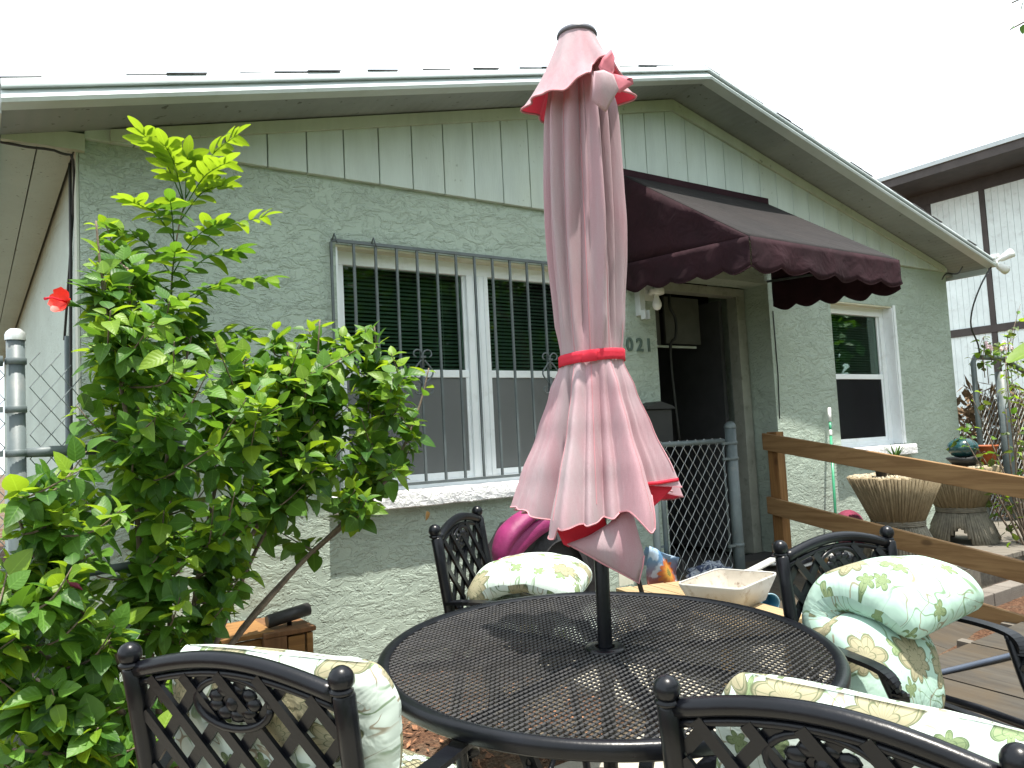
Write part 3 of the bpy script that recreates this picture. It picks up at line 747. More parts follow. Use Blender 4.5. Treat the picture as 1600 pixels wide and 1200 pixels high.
m = MB(); m.tube([(.14, 2.87, .94), (.72, 3.0, .95)], .014, 12); m.build('brace_rail', 'galv', lf)
m = MB(); chain(m, (.155, 2.875), (.30, 2.905),   .2, 1.66, .06, .0019, lambda i: -.05 * (i > 3) - .03 * (i % 2)); m.build('chain_mesh', 'galv', lf, kind='stuff')
m = MB(); chain(m, (-.9, 2.84), (.085, 2.87), .2, 1.62, .06, .0019); m.build('chain_mesh', 'galv', lf, kind='stuff')
m = MB(); m.tube([(-.9, 2.84, 1.60), (.085, 2.87, 1.62)], .017, 10); m.build('top_rail', 'galv', lf)
gt = thing('chain_link_gate', 'small chain link gate standing in front of the dark doorway', 'gate', (3.9, 3.6, .33))
m = MB(); m.tube([(3.60, 3.6, 1.222), (4.195, 3.6, 1.222)], .0175, 12); m.build('top_rail', 'galv', gt)
m = MB(); m.tube([(3.60, 3.6, .36), (3.60, 3.6, 1.222)], .016, 10); m.build('side_rail', 'galv', gt)
m = MB(); m.tube([(4.19, 3.6, .36), (4.19, 3.6, 1.222)], .006, 8); m.build('tension_bar', 'galv', gt)
m = MB(); chain(m, (3.60, 3.592), (4.19, 3.592), .35, 1.265, .08, .0027); m.build('chain_mesh', 'wire', gt, kind='stuff')
gp = thing('gate_post', 'galvanised round gate post with domed cap before the open door', 'post', (4.275, 3.6, .2))
m = MB(); m.tube([(4.275, 3.6, -.05), (4.275, 3.6, 1.31)], .038, 18); m.build('pipe', 'galv', gp)
m = MB(); m.lathe([(.041, 0), (.042, .012), (.035, .03), (.018, .044), (0, .048)], 18, (4.275, 3.6, 1.305)); m.build('post_cap', 'galv', gp)
for z in (1.205, 1.10, .52):
    m = MB(); m.lathe([(.039, -.012), (.0425, -.01), (.0425, .01), (.039, .012)], 18, (4.275, 3.6, z)); m.bx(4.17, 4.245, 3.585, 3.60, z - .008, z + .008); m.build('hinge_band', 'galv', gp)
m = MB(); m.tube([(3.54, 3.62, -.05), (3.54, 3.62, 1.25)], .024, 16); m.bx(3.555, 3.62, 3.6, 3.61, .58, .595)
solo(m, 'gate_post', 'galv', 'thinner galvanised post half hidden by the pink umbrella hem', 'post')
rfn = thing('chain_link_fence', 'chain link fence clogged with dead vines beyond the house corner', 'fence', (8.3, 3.7, 0))
m = MB(); m.tube([(7.95, 3.70, .1), (7.95, 3.70, 1.82), (8.0, 3.70, 1.875), (8.55, 3.69, 1.87), (8.70, 3.66, 1.80), (9.0, 3.6, 1.66)], .025, 10); m.build('bent_rail', 'galv', rfn)
m = MB(); m.tube([(8.2, 3.57, 0), (8.2, 3.57, 1.72)], .055, 18); m.build('post', 'galv', rfn)
m = MB(); chain(m, (7.97, 3.70), (9.6, 3.5), .25, 1.55, .065, .0035); m.build('chain_mesh', 'wire', rfn, kind='stuff')
m = MB()
for i in range(1900):
    x = random.uniform(7.98, 9.7); z = random.betavariate(1.4, 1.6) * 1.45 + .2; y = 3.78 + random.uniform(-.03, .22)
    a = Vector((x, y, z)); d = Vector((random.gauss(0, 1), random.gauss(0, .5), random.gauss(0, 1))).normalized() * random.uniform(.04, .13)
    w = Vector((random.gauss(0, 1), random.gauss(0, 1), random.gauss(0, 1))).normalized() * random.uniform(.012, .035)
    o = m.addv([a - d, a + w, a + d, a - w]); m.face((o, o + 1, o + 2, o + 3))
dv = solo(m, 'dead_vines', 'dry', 'brown mat of dead vines behind the right chain link fence', 'vines'); dv['kind'] = 'stuff'

# ------------------------------------------------------------------ raised deck, ramp and railing
dk = thing('deck', 'weathered grey plank deck holding the two rattan tables', 'deck', (6.6, 3.2, .1))
for i in range(23):
    x0 = 5.06 + i * .145
    m = MB(); m.box((x0 + .069, 3.29, .285), (.139, 1.10 if i > 4 else 1.04, .036), Matrix.Rotation(random.uniform(-.004, .004), 3, 'Z')); m.build('plank', 'grey_wood', dk, bevel=.003)
m = MB(); m.bx(5.06, 8.4, 2.77, 2.815, .10, .264); m.build('edge_joist', 'grey_wood', dk, bevel=.003)
m = MB(); m.bx(5.06, 8.4, 2.83, 3.8, .0, .26); m.build('underside_shadow_box', 'dark_room', dk) if 0 else None
for i in range(5):
    m = MB(); m.bx(5.3 + i * .7, 5.36 + i * .7, 2.83, 3.82, .05, .26); m.build('joist', 'grey_wood', dk)
bk = thing('paver_border', 'row of tan concrete edging blocks below the plank deck', 'edging', (6.2, 2.6, .05))
for i in range(13):
    m = MB(); m.box((5.25 + i * .245, 2.55 + .02 * random.random(), .12), (.235, .12, .11), Matrix.Rotation(random.uniform(-.03, .03), 3, 'Z')); m.build('block', 'paver', bk, bevel=.006)
stp = MB(); stp.box((6.3, 2.28, .135), (1.3, .28, .05), Matrix.Rotation(.06, 3, 'Z')); solo(stp, 'loose_board', 'grey_wood', 'thick weathered board lying below the right deck edge', 'board', bevel=.005)
rp = thing('ramp', 'stained plywood wheelchair ramp leading up to the front door', 'ramp', (4.4, 2.6, .1))
def rz(y): return .335 - (3.83 - y) * .173
for i, (x0, x1) in enumerate(((3.72, 4.32), (4.325, 4.90))):
    m = MB(); m.prism([(x0, 2.15, rz(2.15)), (x0, 3.83, rz(3.83)), (x0, 3.83, rz(3.83) - .02), (x0, 2.15, rz(2.15) - .02)], (x1 - x0, 0, 0)); m.build('plywood_sheet', 'plywood', rp)
m = MB(); m.bx(3.9, 4.9, 3.5, 3.82, .325, .338) if 0 else m.bx(3.75, 3.79, 2.2, 3.8, 0, rz(2.2) - .03); m.build('ramp_beam', 'grey_wood', rp)
m = MB(); f = lambda y, o: rz(y) + o
m.prism([(4.92, 2.0, .02), (4.92, 2.0, .135), (4.92, 3.83, .135 + .30), (4.92, 3.83, .30)], (.038, 0, 0)); m.build('kick_board', 'rail_wood', rp, bevel=.003)
ld = thing('plywood_landing', 'sun bleached plywood sheets with brown stains behind the right chairs', 'decking', (4, 1.6, .05))
R = SLOPE
for (cx, cy, sx, sy) in ((3.40, 1.58, .60, 1.15), (4.01, 1.57, .60, 1.16), (4.62, 1.58, .60, 1.14), (3.1, .4, 1.2, 1.1), (4.32, .42, 1.2, 1.1)):
    m = MB(); m.box((cx, cy, G(cx, cy) + .052), (sx - .006, sy, .018), R); m.build('plywood_sheet', 'plywood', ld)
m = MB()
for cx in (3.2, 3.8, 4.4, 4.9): m.box((cx, 1.1, G(cx, 1.1) + .02), (.06, 2.3, .04), R)
m.build('sleeper', 'grey_wood', ld)
rl = thing('ramp_railing', 'orange brown lumber railing sloping down beside the ramp', 'railing', (4.95, 3, .3))
def rbeam(z0, z1, y0, y1, x0, x1, hgt, nm):
    m = MB(); m.prism([(x0, y0, z0), (x0, y1, z1), (x0, y1, z1 - hgt), (x0, y0, z0 - hgt)], (x1 - x0, 0, 0)); return m.build(nm, 'rail_wood', rl, bevel=.004)
ex = lambda z0, s_, y: z0 - (3.90 - y) * s_
rbeam(ex(1.262, .172, 3.9), ex(1.262, .172, 1.75), 3.84, 1.75, 4.915, 4.953, .145, 'rail') if 0 else None
rbeam(1.257, ex(1.257, .172, 1.7), 3.845, 1.7, 4.915, 4.953, .125, 'top_rail')
rbeam(.782, ex(.782, .178, 1.7), 3.845, 1.7, 4.915, 4.953, .125, 'lower_rail')
m = MB(); m.bx(4.957, 5.045, 3.745, 3.835, .0, 1.262); m.build('post', 'post_wood', rl, bevel=.005)
m = MB(); m.bx(4.957, 5.045, 1.98, 2.07, -.05, .96); m.build('post', 'post_wood', rl, bevel=.005)
m = MB(); m.tube(smoothpts([(3.2, 2.25, .10), (3.6, 2.05, .115), (4.05, 1.93, .128), (4.5, 1.84, .13), (4.9, 1.66, .125), (5.6, 1.2, .06)], 6), .0125, 10)
solo(m, 'garden_hose', plain('blue grey hose', (.05, .065, .095), .4), 'blue grey hose lying across the plywood by the ramp', 'hose')

# ------------------------------------------------------------------ rattan sheaf tables
def sheaf(loc, rz_, label, sc=1.0):
    t = thing('rattan_table', label, 'table', loc, Matrix.Rotation(rz_, 3, 'Z'), 'rattan sheaf tables', local=True); t.scale = (sc, sc, sc)
    Hh, rt, rn, rb = .60, .315, .165, .27
    m = MB()
    for i in range(84):
        a = 2 * pi * i / 84; j = random.uniform(-.006, .006)
        m.tube([((rn + j) * cos(a), (rn + j) * sin(a), .265), ((rt + j) * cos(a + .02), (rt + j) * sin(a + .02), Hh + random.uniform(-.008, .004))], [.0085, .0135], 6)
    m.build('upper_stalks', 'wicker', t, kind='stuff')
    m = MB()
    for i in range(74):
        a = 2 * pi * i / 74; ph = ((a * 4 / (2 * pi)) % 1.0); leg = abs(ph - .5) * 2
        j = random.uniform(-.005, .005); zb = 0 if leg > .42 else .13 * cos(leg / .42 * pi / 2) ** .7
        rbz = rn + (rb - rn) * (1 - zb / .25)
        m.tube([((rn + j) * cos(a), (rn + j) * sin(a), .25), ((rbz + j) * cos(a), (rbz + j) * sin(a), zb)], [.009, .0135], 6)
    m.build('lower_stalks', 'wicker_grey', t, kind='stuff')
    m = MB(); m.lathe([(rn - .01, .265), (rt - .012, Hh - .02), (0, Hh - .02)], 40); m.build('core', 'wicker', t)
    for z in (.25, .262, .274):
        m = MB(); m.lathe([(rn + .006, z - .007), (rn + .019, z - .004), (rn + .019, z + .004), (rn + .006, z + .007)], 40); m.build('rope_wrap', 'wicker_grey', t)
    m = MB()
    for i in range(520):
        r = (rt - .006) * math.sqrt(random.random()); a = random.uniform(0, 2 * pi); h = random.uniform(.0, .016)
        m.tube([(r * cos(a), r * sin(a), Hh - .025), (r * cos(a), r * sin(a), Hh - .006 + h)], .0095, 6)
    m.build('stalk_ends', 'stalk_end', t, kind='stuff')
    return t
sheaf((5.55, 3.20, .303), .6, 'rattan sheaf table with two small black pots on top, nearer the door')
sheaf((6.62, 3.28, .303), 1.15, 'rattan sheaf table at the house corner under the glass globe')
def pot(nm, loc, r0, r1, h, mat, label, cat='plant pot', group=None):
    m = MB(); m.lathe([(0, 0), (r0, 0), (r1, h), (r1 + .006, h), (r1 + .006, h - .016), (r1 - .005, h - .016), (r1 - .008, h - .01), (0, h - .012)], 20, loc)
    return solo(m, nm, mat, label, cat, group)
pot('plant_pot', (5.37, 3.19, .912), .036, .048, .115, 'black_plastic', 'left black plastic nursery pot on the nearer rattan table', group='black pots on the rattan table')
t = thing('potted_aloe', 'spiky little aloe in the right black pot on the rattan table', 'potted plant', (5.52, 3.16, .912))
m = MB(); m.lathe([(0, 0), (.036, 0), (.048, .10), (.053, .10), (.053, .086), (.044, .086), (0, .09)], 20, (5.52, 3.16, .912)); m.build('pot', 'black_plastic', t)
for i in range(9):
    a = i * 2.4; m = MB(); up = .11 + .03 * random.random(); c = Vector((5.52, 3.16, 1.0))
    m.tube([c, c + Vector((.03 * cos(a), .03 * sin(a), up * .55)), c + Vector((.075 * cos(a), .075 * sin(a), up))], [.010, .008, .001], 6, flat=.4); m.build('leaf', 'leaf', t)
pp = [(5.62, 3.3, .925), (5.72, 3.24, .925)]
m = MB(); m.sphere((5.66, 3.28, .93), .045, 10, (1.3, .9, .5)); solo(m, 'shell', 'stalk_end', 'pale shell lying on the nearer rattan table', 'shell')
gb = thing('gazing_globe', 'teal glass garden globe in a dark bowl on the corner rattan table', 'garden ornament', (6.62, 3.25, .9))
m = MB(); m.sphere((6.62, 3.22, 1.055), .115, 24, (1, 1, .72)); m.build('globe', plain('teal mercury glass', (.02, .08, .09), .15, .3, 6, spec=.8), gb)
m = MB(); m.lathe([(0, .0), (.08, .0), (.13, .06), (.12, .065), (.07, .02)], 24, (6.62, 3.22, .915)); m.build('bowl', 'black_plastic', gb)
pot('plant_pot', (6.83, 3.14, .915), .06, .085, .15, plain('orange terracotta pot', (.34, .085, .025), .7, .15), 'orange terracotta pot beside the teal globe')

# green handled mop and red bundle against the wall
mp = thing('mop', 'green and white telescopic mop pole leaning against the wall', 'mop', (5.45, 3.7, .3))
a = Vector((5.42, 3.62, .31)); b = Vector((5.74, 3.81, 1.43)); L_ = b - a
m = MB(); m.tube([a, a + L_ * .80], .0105, 12); m.build('pole', plain('glossy green pole', (.05, .30, .16), .3, .08), mp)
m = MB(); m.tube([a + L_ * .80, a + L_ * .81, a + L_ * .83, a + L_ * .84], .012, 12); m.tube([a + L_ * .9, a + L_], .0135, 12); m.build('handle', 'white_plastic', mp)
m = MB(); m.tube([a + L_ * .83, a + L_ * .9], .0105, 12); m.build('upper_pole', plain('green pole', (.05, .30, .16), .3, .08), mp)
m = MB(); m.lathe([(0, .05), (.06, .04), (.12, .0), (0, -.0)], 14, (5.41, 3.60, .305)); m.build('mop_head', 'white_plastic', mp)
m = MB(); Pg = []
for i in range(17):
    ph = pi * i / 16; Pg.append([(5.62 + .16 * sin(ph) * cos(w) * (1 + .15 * noise.noise(Vector((i, cos(w), sin(w))))), 3.64 + .11 * sin(ph) * sin(w), .46 + .17 * cos(ph)) for w in [2 * pi * k / 20 for k in range(21)]])
m.grid(Pg); solo(m, 'bag', plain('dark crimson cloth bag', (.17, .012, .045), .8, .4, 12, .01, 14), 'dark crimson bag behind the nearer rattan table', 'bag')

# ------------------------------------------------------------------ clutter by the door
def shoe(loc, ang, label):
    t = thing('sneaker', label, 'shoe', loc, Matrix.Rotation(ang, 3, 'Z'), 'dark sneakers by the door', local=True)
    def ring(x, w, z0, z1, n=12):
        return [(x, w * cos(a), (z0 + z1) / 2 + (z1 - z0) / 2 * sin(a)) for a in [2 * pi * k / n for k in range(n + 1)]]
    m = MB(); m.grid([ring(*q) for q in ((-.14, .005, .01, .03), (-.135, .034, .0, .034), (-.06, .04, 0, .03), (.02, .036, .002, .028), (.08, .047, 0, .03), (.13, .036, .004, .032), (.145, .004, .015, .032))]); m.build('sole', plain('off white rubber sole', (.5, .5, .48), .7), t)
    m = MB(); m.grid([ring(*q) for q in ((-.135, .004, .03, .08), (-.128, .03, .02, .098), (-.07, .034, .02, .095), (-.01, .034, .02, .085), (.04, .04, .02, .066), (.09, .043, .02, .052), (.125, .03, .02, .042), (.138, .004, .025, .034))]); m.build('upper', plain('dark blue grey shoe fabric', (.03, .032, .045), .8, .4, 20), t)
    m = MB()
    for k in range(4): m.tube([(-.01 + k * .018, -.018, .083 - k * .006), (-.004 + k * .018, .018, .083 - k * .006)], .0028, 5)
    m.build('laces', plain('pinkish lace', (.35, .25, .28), .8), t)
    return t
shoe((4.74, 3.66, .325), .35 + pi, 'dark sneaker with white sole nearest the door frame')
shoe((4.79, 3.50, .305), .1 + pi, 'dark sneaker lying in front beside the railing post')
bn = thing('plank_bench', 'low bench of pale pine planks between the table and the gate', 'bench', (3.13, 2.85, .1))
A_ = Vector((3.20, 2.30, 0)); B_ = Vector((3.46, 3.38, 0)); d = (B_ - A_).normalized(); w = Vector((-d.y, d.x, 0))
for k in range(4):
    c = (A_ + B_) / 2 + w * (.052 + k * .1035) + d * random.uniform(-.015, .015); m = MB()
    m.beam(c - d * .555 + Vector((0, 0, .41)), c + d * .555 + Vector((0, 0, .41)), .098, .022); m.build('plank', 'pine', bn, bevel=.002)
for e in (.12, .99):
    for s_ in (.03, .39):
        c = A_ + d * e + w * s_; m = MB(); m.bx(c.x - .02, c.x + .02, c.y - .02, c.y + .02, .08, .398); m.build('leg', 'pine', bn)
    c = A_ + d * e; m = MB(); m.beam(c + Vector((0, 0, .36)), c + w * .42 + Vector((0, 0, .36)), .03, .06); m.build('crosspiece', 'pine', bn)
sc = thing('scoop', 'dirty white plastic litter scoop lying on the pine bench', 'scoop', (3.16, 2.74, .423), Matrix.Rotation(radians(16), 3, 'Z'), local=True); sc.scale = (1.4, 1.3, 1.1)
Ps = []
def rr(hw, hl, z, n=6, r=.03):
    o = []
    for (cx, cy, a0) in ((hl - r, hw - r, 0), (-hl + r, hw - r, 90), (-hl + r, -hw + r, 180), (hl - r, -hw + r, 270)):
        for k in range(n): a = radians(a0 + 90 * k / (n - 1)); o.append((cx + r * cos(a), cy + r * sin(a), z))
    return o + [o[0]]
m = MB(); m.grid([rr(.125, .165, .115), rr(.13, .17, .118), rr(.13, .17, .108), rr(.095, .135, .0), rr(.01, .01, 0, 6, .009)]); pass
dirtyw = plain('dirty white plastic', (.44, .44, .42), .5, .08, 6, dirt=(.20, .15, .09), dirtamt=.85)
m.build('pan', dirtyw, sc); m = MB(); m.grid([rr(.1245, .1645, .113), rr(.09, .13, .006), rr(.01, .01, .006, 6, .009)]); m.build('lining', plain('dusty inside of the scoop', (.34, .31, .26), .8, .15, 9, dirt=(.12, .08, .05), dirtamt=.9), sc)
m = MB(); m.beam((.165, 0, .105), (.37, -.03, .135), .04, .016); m.box((.2, 0, .10), (.07, .085, .012)); m.build('handle', dirtyw, sc, bevel=.005)
cp = thing('cup', 'blue plastic cup lying on its side beside the scoop', 'cup', (3.72, 2.95, .32), Matrix.Rotation(radians(-35), 3, 'Z') @ Matrix.Rotation(pi / 2, 3, 'X'), local=True)
m = MB(); m.lathe([(.0, -.07), (.038, -.07), (.05, .05), (.047, .05), (.035, -.065), (0, -.065)], 24); m.build('wall', plain('blue plastic cup', (.05, .23, .36), .35, .15), cp)
m = MB(); m.lathe([(.050, .046), (.054, .05), (.050, .054), (.046, .05)], 24); m.build('rim', plain('pale blue rim', (.2, .32, .38), .35), cp)
m = MB(); m.prism([(3.43, 2.62, .30), (3.50, 2.15, .30), (3.80, 2.2, .30), (3.74, 2.7, .30)], (0, 0, .02)); solo(m, 'white_board', 'white_plastic', 'bright white board lying between the bench and the lattice chair', 'board')
bg_ = thing('beach_bag', 'blue beach bag with an orange sunflower print by the gate', 'bag', (3.44, 3.50, .36))
def bagmat():
    n = N('blue bag with sunflower print'); v = n.coord('Object'); sx = n.node('ShaderNodeSeparateXYZ'); n.set(sx.inputs[0], v)
    x = n.sub(sx.outputs[0], .03); z = n.sub(sx.outputs[2], .10); r = n.math('SQRT', n.add(n.mul(x, x), n.mul(z, z))); th = n.math('ARCTAN2', z, x)
    pr = n.mul(.085, n.add(.72, n.mul(.28, n.math('ABSOLUTE', n.math('COSINE', n.mul(th, 6))))))
    q = n.math('DIVIDE', r, pr)
    c = n.mix(n.step(sx.outputs[2], .02, .2), c3(.22, .05, .02), c3(.07, .17, .30))
    c = n.mix(n.mul(n.step(n.noise(v, 14, 3), .5, .6), .5), c, c3(.5, .6, .7))
    c = n.mix(n.sub(1, n.step(q, .94, 1.05)), c, n.mix(n.step(q, .3, .9), c3(.45, .23, .03), c3(.36, .09, .02)))
    c = n.mix(n.sub(1, n.step(q, .28, .34)), c, c3(.16, .14, .03))
    return n.done(n.bsdf(c, .6))
m = MB(); Pg = []
for i in range(13):
    u = i / 12; x = 3.33 + .25 * u
    Pg.append([(x + .012 * noise.noise(Vector((u * 4, j, 0))), 3.47 + .03 * sin(6 * u + j * .5) + .02 * j / 8, .33 + (.30 - .10 * u) * j / 8) for j in range(9)])
m.grid(Pg); o = m.build('front', bagmat(), bg_); sm_ = o.modifiers.new('t', 'SOLIDIFY'); sm_.thickness = .006
m = MB(); m.grid([[(3.33 + .25 * u, 3.50 + .09 * v, .625 - .10 * u - .05 * sin(pi * v) - .25 * max(0, v - .6)) for v in [j / 6 for j in range(7)]] for u in [i / 8 for i in range(9)]]); m.build('flap', plain('sky blue bag lining', (.16, .29, .47), .5, .2, 10, .01, 12), bg_)
m = MB(); m.tube([(3.585, 3.46, .53), (3.60, 3.45, .35)], .004, 6); m.build('stand_leg', 'cable', bg_)
m = MB(); Pg = []
for i in range(25):
    ph = pi * i / 24
    Pg.append([Vector((3.78, 3.42, .39)) + Vector((.15 * sin(ph) * cos(w), .11 * sin(ph) * sin(w), .085 * cos(ph))) * (1 + .42 * noise.noise(Vector((3 * sin(ph) * cos(w), 3 * sin(ph) * sin(w), 3 * cos(ph))))) for w in [2 * pi * k / 32 for k in range(33)]])
m.grid(Pg)
def plaid():
    n = N('blue and white crumpled plaid'); v = n.coord('Object', (1, 1, 1), (.4, .3, .7)); f = n.noise(v, 22, 3, .6, 1.5)
    return n.done(n.bsdf(n.mix(n.step(f, .46, .54), c3(.03, .045, .09), c3(.28, .31, .36)), .85, n.bump(f, .8, .02)))
solo(m, 'cloth_bundle', plaid(), 'crumpled blue and white plaid cloth at the foot of the gate', 'cloth')

# ------------------------------------------------------------------ stroller, wooden box
st = thing('stroller', 'folded black stroller with a magenta hood behind the far left chair', 'stroller', (2.5, 3.4, .1))
def dome(m, a0, a1, cx, cy, cz, rx, rz_, hw, puff=.0, n=9, k=12):
    Pg = []
    for i in range(n):
        a = radians(a0 + (a1 - a0) * i / (n - 1)); pf = 1 + puff * sin(pi * i / (n - 1))
        Pg.append([(cx + rx * pf * cos(a) * (1 - .35 * abs(t) ** 3), cy + hw * t, cz + rz_ * pf * sin(a) * (1 - .30 * abs(t) ** 3)) for t in [-1 + 2 * j / k for j in range(k + 1)]])
    m.grid(Pg)
mag = plain('magenta hood fabric', (.20, .012, .09), .6, .2, 8, .01, 12)
T = Matrix.Rotation(radians(-8), 3, 'Z')
for off, pts, rs_ in ((0, [(2.155, 3.30, .67), (2.16, 3.30, .75), (2.205, 3.30, .83), (2.29, 3.30, .89), (2.38, 3.30, .925), (2.48, 3.30, .92)], [.018, .036, .045, .042, .034, .02]), (1, [(2.12, 3.27, .62), (2.145, 3.27, .68), (2.22, 3.27, .755), (2.32, 3.27, .82), (2.42, 3.27, .86), (2.5, 3.27, .87)], [.012, .024, .028, .026, .022, .014])):
    sp = smoothpts(pts, 5); rr_ = [rs_[min(int(i / 5), 5)] + (rs_[min(int(i / 5) + 1, 5)] - rs_[min(int(i / 5), 5)]) * (i % 5) / 5 for i in range(len(sp))]
    m = MB(); m.tube(sp, rr_, 18, flat=1.7); m.build('hood_panel', mag, st)
m = MB(); dome(m, 160, 15, 2.52, 3.42, .48, .26, .40, .15, .03, 16); m.prism([(2.20, 3.31, .50), (2.20, 3.31, .66), (2.36, 3.31, .86), (2.50, 3.31, .895), (2.66, 3.31, .80), (2.78, 3.31, .62), (2.76, 3.31, .46)], (0, .28, 0)); m.build('seat_fabric', plain('black stroller fabric', (.006, .0055, .007), .7, .4, 6, .02, 10), st)
for p in ([(2.93, 3.2, .66), (3.02, 3.2, .35), (3.05, 3.2, .16)], [(2.24, 3.2, .6), (2.6, 3.2, .42), (3.0, 3.2, .4)], [(2.75, 3.2, .6), (2.62, 3.2, .17)], [(2.93, 3.56, .66), (3.05, 3.56, .16)]):
    m = MB(); m.tube(smoothpts(p), .013, 8); m.build('frame_tube', 'black_iron', st)
for (x, y) in ((2.62, 3.2), (3.05, 3.2), (2.62, 3.56), (3.05, 3.56)):
    wh = MB(); o_ = Matrix.Rotation(pi / 2, 3, 'X'); n_ = len(wh.v); wh.lathe([(.035, -.012), (.07, -.012), (.075, 0), (.07, .012), (.035, .012)], 18); wh.v = [tuple(o_ @ Vector(p) + Vector((x, y, .19))) for p in wh.v]; wh.build('wheel', 'black_plastic', st)
m = MB(); m.bx(2.83, 2.93, 3.192, 3.196, .50, .585); m.build('care_label', plain('pale care label', (.5, .5, .42), .7), st)
cr = thing('wooden_box', 'small orange brown wooden planter box at the foot of the wall', 'box', (1.05, 3.6, .15))
for k in range(4):
    m = MB(); m.bx(.70, 1.17, 3.49, 3.51, .12 + k * .096, .212 + k * .096); m.build('side_board', 'crate_wood', cr, bevel=.002)
m = MB(); m.bx(.68, 1.24, 3.46, 3.475, .505, .525) if 0 else m.bx(.68, 1.09, 3.475, 3.80, .508, .528); m.build('top_board', 'crate_wood', cr, bevel=.003)
m = MB(); m.bx(1.035, 1.13, 3.44, 3.489, .12, .505); m.build('corner_post', 'crate_dark', cr, bevel=.003)
m = MB(); m.bx(1.14, 1.215, 3.455, 3.487, .12, .495); m.build('corner_post', 'crate_wood', cr, bevel=.003)
m = MB(); m.bx(1.222, 1.25, 3.45, 3.80, .12, .50); m.build('side_board', 'crate_wood', cr, bevel=.003)
m = MB(); m.bx(1.035, 1.262, 3.44, 3.80, .506, .527); m.build('top_board', 'crate_dark', cr, bevel=.004)
rl2 = thing('foam_roller', 'black padded cylinder resting on a peg on the wooden box', 'roller', (1.17, 3.55, .53))
m = MB(); m.tube([(1.07, 3.52, .562), (1.075, 3.52, .562), (1.27, 3.56, .580), (1.275, 3.56, .580)], [.024, .029, .029, .024], 18); m.build('pad', 'black_plastic', rl2)
m = MB(); m.tube([(1.175, 3.54, .527), (1.175, 3.54, .565)], .011, 10); m.build('peg', 'black_iron', rl2)

# ------------------------------------------------------------------ patio table
ez = Vector((.0133, -.0, 1)); 
TC = Vector((1.411, 1.664, .733)); TR = .61
nrm = Vector((-.01326, -.04978, 1)).normalized()
fx = Vector((.8238, -.5669, 0)); fx = (fx - nrm * fx.dot(nrm)).normalized(); fy = nrm.cross(fx)
TROT = Matrix((fx, fy, nrm)).transposed()
tb = thing('patio_table', 'round black expanded mesh patio table holding the closed umbrella', 'table', TC - nrm * .72, TROT, local=True)
tz = .72
m = MB()
ax_, by_ = .0225, .0125; ri = TR - .022; hw = .00135
nxr = int(TR / ax_) + 2; nyr = int(TR / by_) + 2
for j in range(-nyr, nyr + 1):
    for i in range(-nxr, nxr + 1):
        for s_ in (1, -1):
            a = Vector((i * ax_ + (ax_ / 2 if j % 2 else 0), j * by_ / 1.0, 0)); b = a + Vector((ax_ / 2 * s_, by_, 0))
            mid_ = (a + b) / 2
            if mid_.length > ri or mid_.length < .03: continue
            d = (b - a).normalized(); w = Vector((-d.y, d.x, 0)) * hw
            o = m.addv([a - w + Vector((0, 0, tz - .007)), b - w + Vector((0, 0, tz - .007)), b + w + Vector((0, 0, tz - .004)), a + w + Vector((0, 0, tz - .004)),
                        a - w + Vector((0, 0, tz - .0095)), b - w + Vector((0, 0, tz - .0095)), b + w + Vector((0, 0, tz - .0065)), a + w + Vector((0, 0, tz - .0065))])
            m.face((o, o + 1, o + 2, o + 3)); m.face((o + 7, o + 6, o + 5, o + 4)); m.face((o, o + 4, o + 5, o + 1)); m.face((o + 3, o + 2, o + 6, o + 7))
mesh_black = plain('black coated expanded metal', (.030, .029, .030), .5, .3, 14, spec=.5, dirt=(.09, .08, .06), dirtamt=.5)
m.build('mesh_top', mesh_black, tb, kind='stuff')
m = MB(); m.lathe([(TR - .034, tz - .004), (TR - .026, tz + .001), (TR - .012, tz + .003), (TR - .003, tz - .003), (TR, tz - .012), (TR - .001, tz - .030), (TR - .006, tz - .036), (TR - .012, tz - .034), (TR - .014, tz - .02), (TR - .034, tz - .012), (TR - .034, tz - .004)], 160); m.build('rim', 'black_iron', tb)
for k in range(8):
    a = 2 * pi * (k + .18) / 8; d = Vector((cos(a), sin(a), 0)); m = MB(); m.beam(d * .035 + Vector((0, 0, tz - .018)), d * (TR - .012) + Vector((0, 0, tz - .018)), .042, .012); m.build('spoke', 'black_iron', tb)
m = MB(); m.lathe([(.027, tz + .001), (.05, tz + .001), (.055, tz - .004), (.055, tz - .02), (.027, tz - .02)], 32); m.build('umbrella_collar', 'black_iron', tb)
for k in range(4):
    a = 2 * pi * (k + .62) / 4; d = Vector((cos(a), sin(a), 0)); u = Vector((0, 0, 1))
    pts = smoothpts([d * .44 + u * (tz - .02), d * .40 + u * .60, d * .30 + u * .42, d * .22 + u * .28, d * .26 + u * .13, d * .40 + u * .03, d * .46 + u * .0], 5); sd = Vector((-d.y, d.x, 0)); m = MB()
    for i in range(len(pts) - 1): m.beam(pts[i], pts[i + 1] + (pts[i + 1] - pts[i]) * .02, .042, .014, sd.cross(pts[i + 1] - pts[i]).normalized())
    m.build('leg', 'black_iron', tb)
    c = d * .33 + u * .56; ring = [c + d * (.06 * cos(t)) + u * (.06 * sin(t)) for t in [2 * pi * i / 20 for i in range(21)]]; m = MB(); m.tube(ring, .007, 6); m.build('leg_scroll', 'black_iron', tb)
m = MB(); m.tube([Vector((.235 * cos(t), .235 * sin(t), .28)) for t in [2 * pi * i / 36 for i in range(37)]], .009, 8); m.build('stretcher_ring', 'black_iron', tb)

